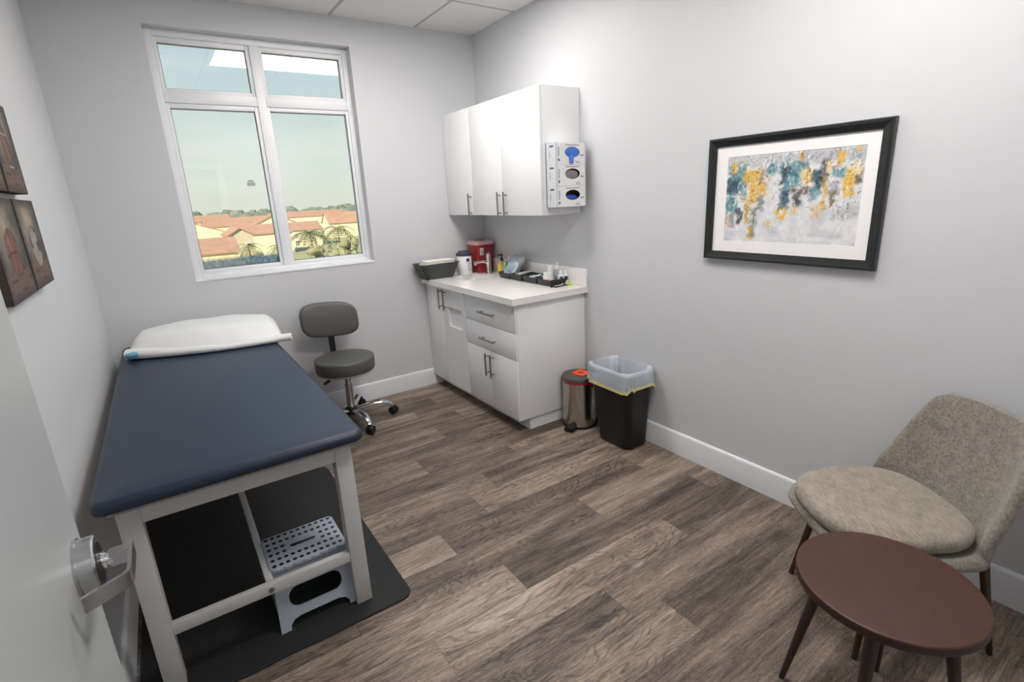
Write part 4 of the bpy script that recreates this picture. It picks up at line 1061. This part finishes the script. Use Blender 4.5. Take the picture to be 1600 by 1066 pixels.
# ------------------------------------------------------------------ pedal bin and waste basket
PX, PY, PR = -.166, -1.428, .113
t = thing('pedal_bin', 'stainless steel pedal bin with an orange hazard sticker beside the base cabinet', 'bin', (PX, PY, 0))
b = MB(); b.lathe([(PR - .004, .0), (PR + .003, .002), (PR + .003, .018), (PR - .001, .021)], (PX, PY, 0), 56); obj('base', b, M['black_plastic'], t)
b = MB(); b.lathe([(PR - .001, .0205), (PR - .001, .325)], (PX, PY, 0), 64); obj('body', b, M['steel'], t)
b = MB(); b.lathe([(PR + .004, .335), (PR + .005, .352), (PR + .001, .362), (.06, .370), (0, .371)], (PX, PY, 0), 64, cap1=False); ld = obj('lid', b, mat('dull steel lid', (120, 116, 110), rough=.42, metal=.85, var=.04), t)
b = MB(); n_ = 72
rnd = random.Random(4)
rings = []
for z, ro in ((.337, .001), (.331, .003), (.325, .002)):
    rings.append([(PX + (PR + ro + rnd.uniform(0, .002)) * math.cos(2 * PI * i / n_), PY + (PR + ro + rnd.uniform(0, .002)) * math.sin(2 * PI * i / n_), z - (.0 if z > .328 else .002 + .003 * math.sin(i * .9) + (.030 * math.sin(PI * (i - 52) / 9) if 52 <= i <= 61 else 0))) for i in range(n_)])
b.loft(rings, cap0=False, cap1=False); obj('bag_edge', b, M['red_bag'], t, angle=80, label='red bag edge showing under the lid')
b = MB(); ang = math.radians(229); px_, py_ = PX + PR * math.cos(ang + .55 - 1.0), PY + PR * math.sin(ang + .55 - 1.0)
pa = math.radians(203)
d_ = Vector((math.cos(pa), math.sin(pa), 0)); s_ = Vector((-d_.y, d_.x, 0)); c0 = Vector((PX, PY, 0)) + d_ * (PR - .02)
b.loft([[c0 + s_ * w_ + Vector((0, 0, z)) + d_ * q for w_, z in ((-.034, .006), (.034, .006), (.034, .026), (.028, .032), (-.028, .032), (-.034, .026))] for q in (0, .060, .078)])
bmesh.ops.bevel(b.bm, geom=list(b.bm.edges), offset=.003, segments=2, affect='EDGES')
obj('pedal', b, M['black_plastic'], t)
b = MB(); sr = .070; sc_ = Vector((PX + .012, PY - .008, 0)); ra = math.radians(-34)
sq = [sc_ + Vector((math.cos(ra + PI / 2 * k) * sr, math.sin(ra + PI / 2 * k) * sr, 0)) for k in range(4)]
hz_ = lambda v: .3706 - .012 * max(0, ((Vector((v.x - PX, v.y - PY))).length - .06)) / .055
b.loft([[Vector((v.x, v.y, .3722)) for v in sq], [Vector((v.x, v.y, .3730)) for v in sq]]); stk = obj('hazard_sticker', b, M['orange'], ld, smooth=False)
b = MB()   # three-lobed hazard symbol: three open rings round a small hub ring
def ringseg(mb, cx, cy, r0, r1, a0, a1, z, n=18):
    mb.loft([[(cx + r0 * math.cos(a0 + (a1 - a0) * i / n), cy + r0 * math.sin(a0 + (a1 - a0) * i / n), z), (cx + r1 * math.cos(a0 + (a1 - a0) * i / n), cy + r1 * math.sin(a0 + (a1 - a0) * i / n), z),
              (cx + r1 * math.cos(a0 + (a1 - a0) * i / n), cy + r1 * math.sin(a0 + (a1 - a0) * i / n), z + .0006), (cx + r0 * math.cos(a0 + (a1 - a0) * i / n), cy + r0 * math.sin(a0 + (a1 - a0) * i / n), z + .0006)] for i in range(n + 1)])
for k in range(3):
    a = ra + PI / 4 + 2 * PI * k / 3; ringseg(b, sc_.x + .0135 * math.cos(a), sc_.y + .0135 * math.sin(a), .008, .0135, a + .55, a + 2 * PI - .55, .3731)
ringseg(b, sc_.x, sc_.y, .0035, .006, 0, 2 * PI, .3731)
obj('hazard_symbol', b, M['black_plastic'], stk, smooth=False)

# waste basket: tapering rounded rectangle
t = thing('waste_basket', 'tall black plastic waste basket standing against the right wall', 'bin', (-.118, -1.795, 0))
def ringz(x0, x1, y0, y1, r, z, n=8): return [(x, y, z) for x, y in rrect(x0, x1, y0, y1, r, n)(0)]
bb = ((-.215, -.030, -1.925, -1.668, .05, 0), (-.222, -.028, -1.930, -1.662, .05, .01), (-.246, -.020, -1.958, -1.600, .05, .505))
b = MB(); b.loft([ringz(*r_) for r_ in bb] + [ringz(-.243, -.023, -1.955, -1.603, .05, .505), ringz(-.220, -.033, -1.927, -1.668, .05, .012)])
obj('bin_body', b, M['bin_black'], t)
t = thing('bin_bag', 'grey translucent bag with a yellow hem lining the black waste basket', 'bin bag', (-.118, -1.79, .40))
rnd = random.Random(9); N_ = 36
FOLD = [.006 * math.sin(i * 2.3) + .005 * math.sin(i * .71 + 1.3) + rnd.uniform(-.003, .003) for i in range(36)]
def bagring(x0, x1, y0, y1, z, jit, wav=0.0, ph_=0.0, fold=0.0):
    pts = rrect(x0, x1, y0, y1, .055, 8)(0); out = []; cx_, cy_ = (x0 + x1) / 2, (y0 + y1) / 2
    for i, (x, y) in enumerate(pts):
        d = Vector((x - cx_, y - cy_)).normalized() * (FOLD[i] * fold); X_ = min(x + d.x + rnd.uniform(-jit, jit), -.003)
        out.append((X_, y + d.y + rnd.uniform(-jit, jit), z + wav * math.sin(i * .55 + ph_) + .5 * wav * math.sin(i * 1.7) + rnd.uniform(-jit, jit)))
    return out
droop = lambda i: .0
b = MB()
outer = [bagring(-.262, -.007, -1.976, -1.588, .415, .002, .014, .4, .9), bagring(-.261, -.008, -1.975, -1.589, .445, .003, .006, .4, 1.), bagring(-.258, -.010, -1.972, -1.592, .468, .004, 0, 0, .9), bagring(-.259, -.009, -1.972, -1.590, .49, .003, .003, 2., .5), bagring(-.256, -.012, -1.968, -1.594, .508, .001, .003, 1.),
         bagring(-.244, -.022, -1.956, -1.604, .513, .001, .003, 1.), bagring(-.236, -.030, -1.946, -1.612, .492, .003, .004, 1., .8), bagring(-.215, -.050, -1.915, -1.645, .40, .008, .012, 1., 2.6), bagring(-.195, -.07, -1.88, -1.68, .28, .012, .01, 2., 3.), bagring(-.195, -.07, -1.88, -1.68, .14, .012)]
b.loft(outer, cap0=False, cap1=True); obj('film', b, M['bag'], t, angle=80)
b = MB(); hem = [bagring(-.2635, -.0055, -1.9775, -1.5865, z, .0015, .014, .4, .9) for z in (.398, .420)]
b.loft(hem, cap0=False, cap1=False); obj('drawstring_hem', b, M['bag_band'], t, angle=80)

# ------------------------------------------------------------------ pictures
def painted(name, fn, o_, du, dv, nu, nv, m, parent):
    """flat print: grid of vertices, colour fn(u, v) -> sRGB"""
    bm = bmesh.new(); o_, du, dv = Vector(o_), Vector(du), Vector(dv)
    V = [[bm.verts.new(o_ + du * (i / nu) + dv * (j / nv)) for i in range(nu + 1)] for j in range(nv + 1)]
    for j in range(nv):
        for i in range(nu): bm.faces.new((V[j][i], V[j][i + 1], V[j + 1][i + 1], V[j + 1][i]))
    me = bpy.data.meshes.new(name); bm.to_mesh(me); bm.free()
    at = me.color_attributes.new('paint', 'FLOAT_COLOR', 'POINT'); k = 0
    for j in range(nv + 1):
        for i in range(nu + 1):
            at.data[k].color = lin(fn(i / nu, j / nv)); k += 1
    me.materials.append(m); o = bpy.data.objects.new(name, me); C.objects.link(o); o.parent = parent; me.transform(WM[parent.name].inverted()); WM[o.name] = WM[parent.name]
    return o
def hsh(*a):
    v = math.sin(sum(x * k for x, k in zip(a, (127.1, 311.7, 74.7)))) * 43758.5453; return v - math.floor(v)
def vn(x, y, s=0):
    xi, yi = math.floor(x), math.floor(y); fx, fy = x - xi, y - yi; fx = fx * fx * (3 - 2 * fx); fy = fy * fy * (3 - 2 * fy)
    g_ = lambda a, b_: hsh(xi + a, yi + b_, s)
    return (g_(0, 0) * (1 - fx) + g_(1, 0) * fx) * (1 - fy) + (g_(0, 1) * (1 - fx) + g_(1, 1) * fx) * fy
def fbm(x, y, s=0): return .5 * vn(x, y, s) + .27 * vn(2.1 * x, 2.1 * y, s + 3) + .15 * vn(4.3 * x, 4.3 * y, s + 7) + .08 * vn(9 * x, 9 * y, s + 11)
def mixc(a, b_, f_): f_ = min(max(f_, 0), 1); return tuple(x + (y - x) * f_ for x, y in zip(a, b_))
TEAL, DEEP, GOLD, CREAM, DARK, GREY, WHITE, BROWN = (92, 140, 150), (48, 78, 92), (232, 174, 58), (226, 206, 160), (52, 50, 54), (176, 178, 182), (226, 226, 228), (112, 92, 78)
# (u0, u1, v0, v1, colour): blocks of the abstract, v from the top
BLOCKS = [(0, 1, 0, .16, (188, 190, 194)), (.02, .17, .12, .40, TEAL), (0, .12, .26, .44, DEEP), (.04, .09, .06, .19, GOLD), (.12, .17, .34, .5, TEAL), (.14, .29, .16, .32, GOLD), (.19, .27, .30, .55, GOLD), (.0, .10, .46, .66, TEAL),
          (.28, .34, .18, .36, (150, 130, 120)), (.30, .36, .24, .48, CREAM), (.34, .42, .10, .24, TEAL), (.44, .64, .10, .26, TEAL), (.44, .50, .16, .34, DARK), (.47, .60, .22, .38, (70, 128, 146)), (.58, .66, .18, .36, CREAM), (.62, .68, .22, .36, GOLD),
          (.44, .52, .40, .62, DEEP), (.43, .51, .60, .74, GOLD), (.52, .66, .38, .46, BROWN), (.55, .60, .46, .58, DARK), (.52, .59, .58, .68, CREAM), (.67, .74, .20, .42, DEEP), (.72, .77, .10, .40, DARK), (.66, .74, .40, .52, TEAL), (.75, .82, .12, .24, CREAM),
          (.80, .88, .20, .30, TEAL), (.83, .87, .02, .18, GOLD), (.74, .78, .30, .62, (214, 176, 96)), (.78, .86, .34, .50, GREY), (.80, .84, .44, .58, (120, 106, 70)), (.88, .96, .22, .50, GOLD), (.92, 1., .14, .30, CREAM), (.95, 1., .26, .36, BROWN),
          (.56, .60, .0, .12, (190, 130, 50)), (.93, .97, .02, .08, GOLD), (.17, .21, .54, .78, (196, 150, 40)), (.22, .27, .62, .95, (120, 116, 112)), (.21, .24, .80, .95, GOLD), (.10, .15, .62, .78, DARK), (.0, .04, .68, .82, (216, 180, 140)), (.04, .09, .66, .84, (150, 148, 148)),
          (.26, .33, .34, .46, GOLD), (.27, .32, .44, .62, (128, 130, 134)), (.13, .20, .44, .54, CREAM), (.68, .76, .58, .72, (228, 200, 160)), (.82, .92, .58, .74, (196, 196, 194)), (.33, .40, .74, .82, CREAM), (.90, 1., .56, .72, (190, 190, 190))]
def abstract(u, v):
    v = 1 - v; n1 = fbm(u * 16, v * 11, 1); n2 = fbm(u * 60, v * 14, 2); n3 = fbm(u * 90, v * 60, 5)
    c_ = mixc((206, 207, 211), (238, 237, 238), n1 * 1.3 - .2)
    c_ = mixc(c_, (176, 180, 186), (fbm(u * 7, v * 9, 8) - .52) * 2.2)
    for k, (a, b_, p, q, col) in enumerate(BLOCKS):
        if u < a - .05 or u > b_ + .05 or v < p - .07 or v > q + .07: continue
        du, dv_ = (fbm(u * 22, v * 26, k + 20) - .5) * .055, (fbm(u * 26, v * 18, k + 60) - .5) * .09
        uu, vv = u + du, v + dv_
        e_ = min(uu - a, b_ - uu, (vv - p) * .65, (q - vv) * .65)
        if e_ > -.006:
            f_ = min(1, (e_ + .010) / .024) * (.30 + 1.0 * fbm(u * 40, v * 24, k + 100)); cc = mixc(col, mixc(col, (24, 26, 30), .5), (n3 - .52) * 3); cc = mixc(cc, (236, 234, 232), (n2 - .60) * 3.2); c_ = mixc(c_, cc, f_)
    if n3 > .66 and .15 < v < .62: c_ = mixc(c_, (46, 44, 46), (n3 - .66) * 7 * fbm(u * 9, v * 5, 33))
    if n2 > .64: c_ = mixc(c_, (240, 239, 238), (n2 - .64) * 4)
    return c_
t = thing('framed_picture', 'large black framed abstract print in teal and mustard on the right wall', 'picture', (-.014, -2.654, 1.194))
PY0, PY1, PZ0, PZ1 = -3.049, -2.257, 1.194, 1.7705
FWd = .040
def frame_bar(p0, p1, n_in):
    """moulding: stepped profile swept along one side, mitred"""
    p0, p1, n_in = Vector(p0), Vector(p1), Vector(n_in); d = (p1 - p0).normalized()
    prof = ((0, 0), (0, -.022), (.004, -.028), (.012, -.028), (.015, -.024), (.034, -.017), (FWd, -.016), (FWd, -.006), (.03, 0))
    return [[p0 + n_in * w_ + d * w_ + Vector((x, 0, 0)) for w_, x in prof], [p1 + n_in * w_ - d * w_ + Vector((x, 0, 0)) for w_, x in prof]]
b = MB()
for p0, p1, n_in in (((0, PY0, PZ0), (0, PY1, PZ0), (0, 0, 1)), ((0, PY0, PZ1), (0, PY1, PZ1), (0, 0, -1)), ((0, PY0, PZ0), (0, PY0, PZ1), (0, 1, 0)), ((0, PY1, PZ0), (0, PY1, PZ1), (0, -1, 0))):
    b.loft(frame_bar(p0, p1, n_in))
for v in b.bm.verts: v.co.x -= .001
obj('frame', b, M['frame_black'], t, angle=20)
iy0, iy1, iz0, iz1 = PY0 + .036, PY1 - .036, PZ0 + .036, PZ1 - .036
ay0, ay1, az0, az1 = -2.960, -2.357, 1.287, 1.680
b = MB()
for y0, y1, z0, z1 in ((iy0, ay0, iz0, iz1), (ay1, iy1, iz0, iz1), (ay0, ay1, iz0, az0), (ay0, ay1, az1, iz1)): b.box(-.010, -.0065, y0, y1, z0, z1)
obj('mat_board', b, M['mount'], t, smooth=False)
painted('print', abstract, (-.0085, ay1, az0), (0, ay0 - ay1, 0), (0, 0, az1 - az0), 200, 130, attr_mat('abstract print', rough=.45), t)

# four sepia sports canvases on the left wall
def ballart(kind, seed):
    def fn(u, v):
        n1 = fbm(u * 5, v * 5, seed); n2 = fbm(u * 3 + 9, v * 22, seed + 2)
        if v < .30:   # plank
            p = math.floor(v / .30 * 3 + .25 * u); c_ = mixc((96, 76, 68), (146, 118, 106), fbm(u * 4, v * 60, seed + p * 5)); 
            if abs((v / .30 * 3 + .25 * u) % 1 - .03) < .03: c_ = mixc(c_, (44, 32, 28), .8)
        else:
            r = math.hypot(u - .42, v - .75); c_ = mixc((190, 172, 152), (84, 81, 77), r * 1.9 + (n1 - .5) * .8)
        cx, cy, R = .52, .46, .24
        if kind == 'pointed': d = math.hypot((u - cx) / .72, (v - .48) / 1.25) / R
        else: d = math.hypot(u - cx, v - cy) / R
        if d < 1:
            base = {'basket': (140, 96, 80), 'soccer': (172, 164, 154), 'pointed': (120, 88, 76), 'base': (180, 172, 160)}[kind]
            c_ = mixc(mixc(base, (228, 210, 190), .35 - .5 * math.hypot(u - cx + .08, v - cy - .10) / R), base, .5); c_ = mixc(c_, (60, 48, 44), (n2 - .45) * .6)
            x, y = (u - cx) / R, (v - cy) / R
            if kind == 'basket' and (abs(y + .25 * x * x - .05) < .035 or abs(x - .1 + .3 * y * y) < .035 or abs(abs(x) - .55 - .25 * y * y) < .03): c_ = (52, 40, 38)
            if kind == 'soccer' and (vn(x * 2.3 + 5, y * 2.3 + 2, 4) > .66): c_ = mixc(c_, (56, 50, 48), .8)
            if kind == 'pointed' and (abs(x) < .04 and abs(y) < .5 or abs(abs(y) - .75) < .05): c_ = mixc(c_, (224, 212, 200), .7)
            if kind == 'base' and abs(abs(x) - .55 + .35 * y * y) < .04: c_ = mixc(c_, (130, 50, 44), .8)
            c_ = mixc(c_, (40, 32, 30), (d - .93) * 9)
        e_ = min(u, 1 - u, v, 1 - v)
        return tuple(x * .84 for x in mixc(c_, (52, 46, 43), .75 - e_ * 7))
    return fn
art_m = attr_mat('canvas print', rough=.75); side_m = mat('canvas side', (70, 58, 52), rough=.8, var=.2, vscale=30)
for lab, y0, y1, z0, z1, kind, sd in (('lower sepia canvas of a patched ball on planks, nearest the window wall', -1.826, -1.512, 1.342, 1.614, 'soccer', 1),
                                      ('lower sepia canvas of a seamed ball on planks, nearest the door', -2.166, -1.842, 1.342, 1.614, 'basket', 2),
                                      ('upper sepia canvas of a pointed laced ball, nearest the window wall', -1.826, -1.532, 1.634, 1.906, 'pointed', 3),
                                      ('upper sepia canvas of a stitched ball, nearest the door', -2.166, -1.842, 1.634, 1.906, 'base', 4)):
    g = thing('canvas_print', lab, 'canvas print', (XL + .018, (y0 + y1) / 2, z0), group='sepia sports canvases on the left wall')
    obj('stretcher', MB().box(XL + .001, XL + .0345, y0, y1, z0, z1, .002), side_m, g)
    painted('print', ballart(kind, sd * 13), (XL + .0352, y0 + .001, z0 + .001), (0, y1 - y0 - .002, 0), (0, 0, z1 - z0 - .002), 60, 56, art_m, g)

# ------------------------------------------------------------------ lounge chair and side table
t = thing('lounge_chair', 'oatmeal tweed lounge chair with bronze legs against the right wall', 'chair', (-.390, -3.368, 0), math.radians(55.6))
ctrl = [(.305, .418, .09), (.285, .412, .16), (.24, .404, .205), (.17, .398, .236), (.06, .392, .252), (-.06, .392, .256), (-.135, .405, .256), (-.178, .445, .254), (-.200, .51, .250), (-.222, .60, .238), (-.242, .69, .222), (-.256, .755, .208), (-.262, .783, .192), (-.265, .800, .165)]
def catm(P, n):
    out = []
    for i in range(len(P) - 1):
        p0, p1, p2, p3 = P[max(i - 1, 0)], P[i], P[i + 1], P[min(i + 2, len(P) - 1)]
        for k in range(n):
            s = k / n; out.append(tuple(.5 * (2 * b_ + (c_ - a) * s + (2 * a - 5 * b_ + 4 * c_ - d) * s * s + (-a + 3 * b_ - 3 * c_ + d) * s ** 3) for a, b_, c_, d in zip(p0, p1, p2, p3)))
    return out + [P[-1]]
prof = catm(ctrl, 4); b = MB(); NU = 24; inn = []; outr = []
for k, (y, z, w_) in enumerate(prof):
    q = k / (len(prof) - 1); ri = []; ro = []
    pa_, pb_ = prof[max(k - 1, 0)], prof[min(k + 1, len(prof) - 1)]
    ty, tz = pb_[0] - pa_[0], pb_[1] - pa_[1]; L_ = math.hypot(ty, tz); ny, nz = -tz / L_, ty / L_      # points down / backwards
    back = min(max((q - .36) / .24, 0), 1); back = back * back * (3 - 2 * back)
    fall = 1 - min(max((q - .50) / .50, 0), 1) ** .8 * .90
    th = .048 * min(1, .35 + q / .12, .45 + (1 - q) / .10)
    for i in range(NU + 1):
        u = 2 * i / NU - 1; e_ = abs(u) ** 2.8
        p = Vector((w_ * u * (1 - .04 * back * e_), y + back * fall * .150 * e_, z + (1 - back) * .030 * e_ * min(1, q / .15) + back * fall * .025 * e_ - (1 - fall) * back * .016 * e_))
        t_ = th * (1 - .25 * abs(u) ** 6)
        ri.append(b.bm.verts.new(p)); ro.append(b.bm.verts.new(p + Vector((.020 * u * abs(u) ** 3, ny * t_, nz * t_))))
    inn.append(ri); outr.append(ro)
for S in (inn, outr):
    for r0, r1 in zip(S, S[1:]):
        for i in range(NU): b.face((r0[i], r0[i + 1], r1[i + 1], r1[i]))
for e0 in (0, NU):
    for k in range(len(prof) - 1): b.face((inn[k][e0], inn[k + 1][e0], outr[k + 1][e0], outr[k][e0]))
for k in (0, len(prof) - 1):
    for i in range(NU): b.face((inn[k][i], inn[k][i + 1], outr[k][i + 1], outr[k][i]))
sh = obj('shell', b, M['tweed'], t, local=True, angle=180)
md2 = sh.modifiers.new('soft', 'SUBSURF'); md2.levels = 1; md2.render_levels = 1
def cush(ins):
    out = []
    for i in range(64):
        a = 2 * PI * i / 64; ca, sa = math.cos(a), math.sin(a)
        e_ = 2 / 2.7; x = (.238 - ins) * math.copysign(abs(ca) ** e_, ca); y = .072 + ((.243 if sa > 0 else .225) - ins) * math.copysign(abs(sa) ** (2 / (2.25 if sa > 0 else 3.2)), sa)
        out.append((x, y))
    return out
b = MB(); rings = []
for z, ins in ((.424, .016), (.428, .006), (.438, .001), (.452, 0), (.464, .003), (.472, .010), (.476, .022), (.480, .07), (.482, .14)): rings.append([(x, y, z) for x, y in cush(ins)])
b.loft(rings); obj('seat_cushion', b, M['tweed_seat'], t, local=True, angle=60)
for sx, sy in ((-1, 1), (1, 1), (-1, -1), (1, -1)):
    b = MB(); b.cyl((sx * .205, sy * .225, 0), (sx * .160, sy * .165, .395), .009, .016, n=18); obj('leg', b, M['bronze'], t, local=True)

t = thing('side_table', 'small round reddish walnut side table in front of the lounge chair', 'table', (-.900, -3.522, 0))
b = MB(); b.slab(circ(0, 0, .217, 72), .472, .500, .005); tp = obj('tabletop', b, M['walnut_top'], t, local=True)
obj('edge_band', MB().lathe([(.2172, .476), (.2176, .478), (.2176, .492), (.2172, .494)], n=72, cap0=False, cap1=False), M['walnut_edge'], tp, local=True)
for k in range(4):
    a = math.radians(103 + 90 * k); b = MB(); b.cyl((.222 * math.cos(a), .222 * math.sin(a), 0), (.138 * math.cos(a), .138 * math.sin(a), .4735), .0085, .0185, n=20); obj('leg', b, M['dark_wood'], t, local=True)
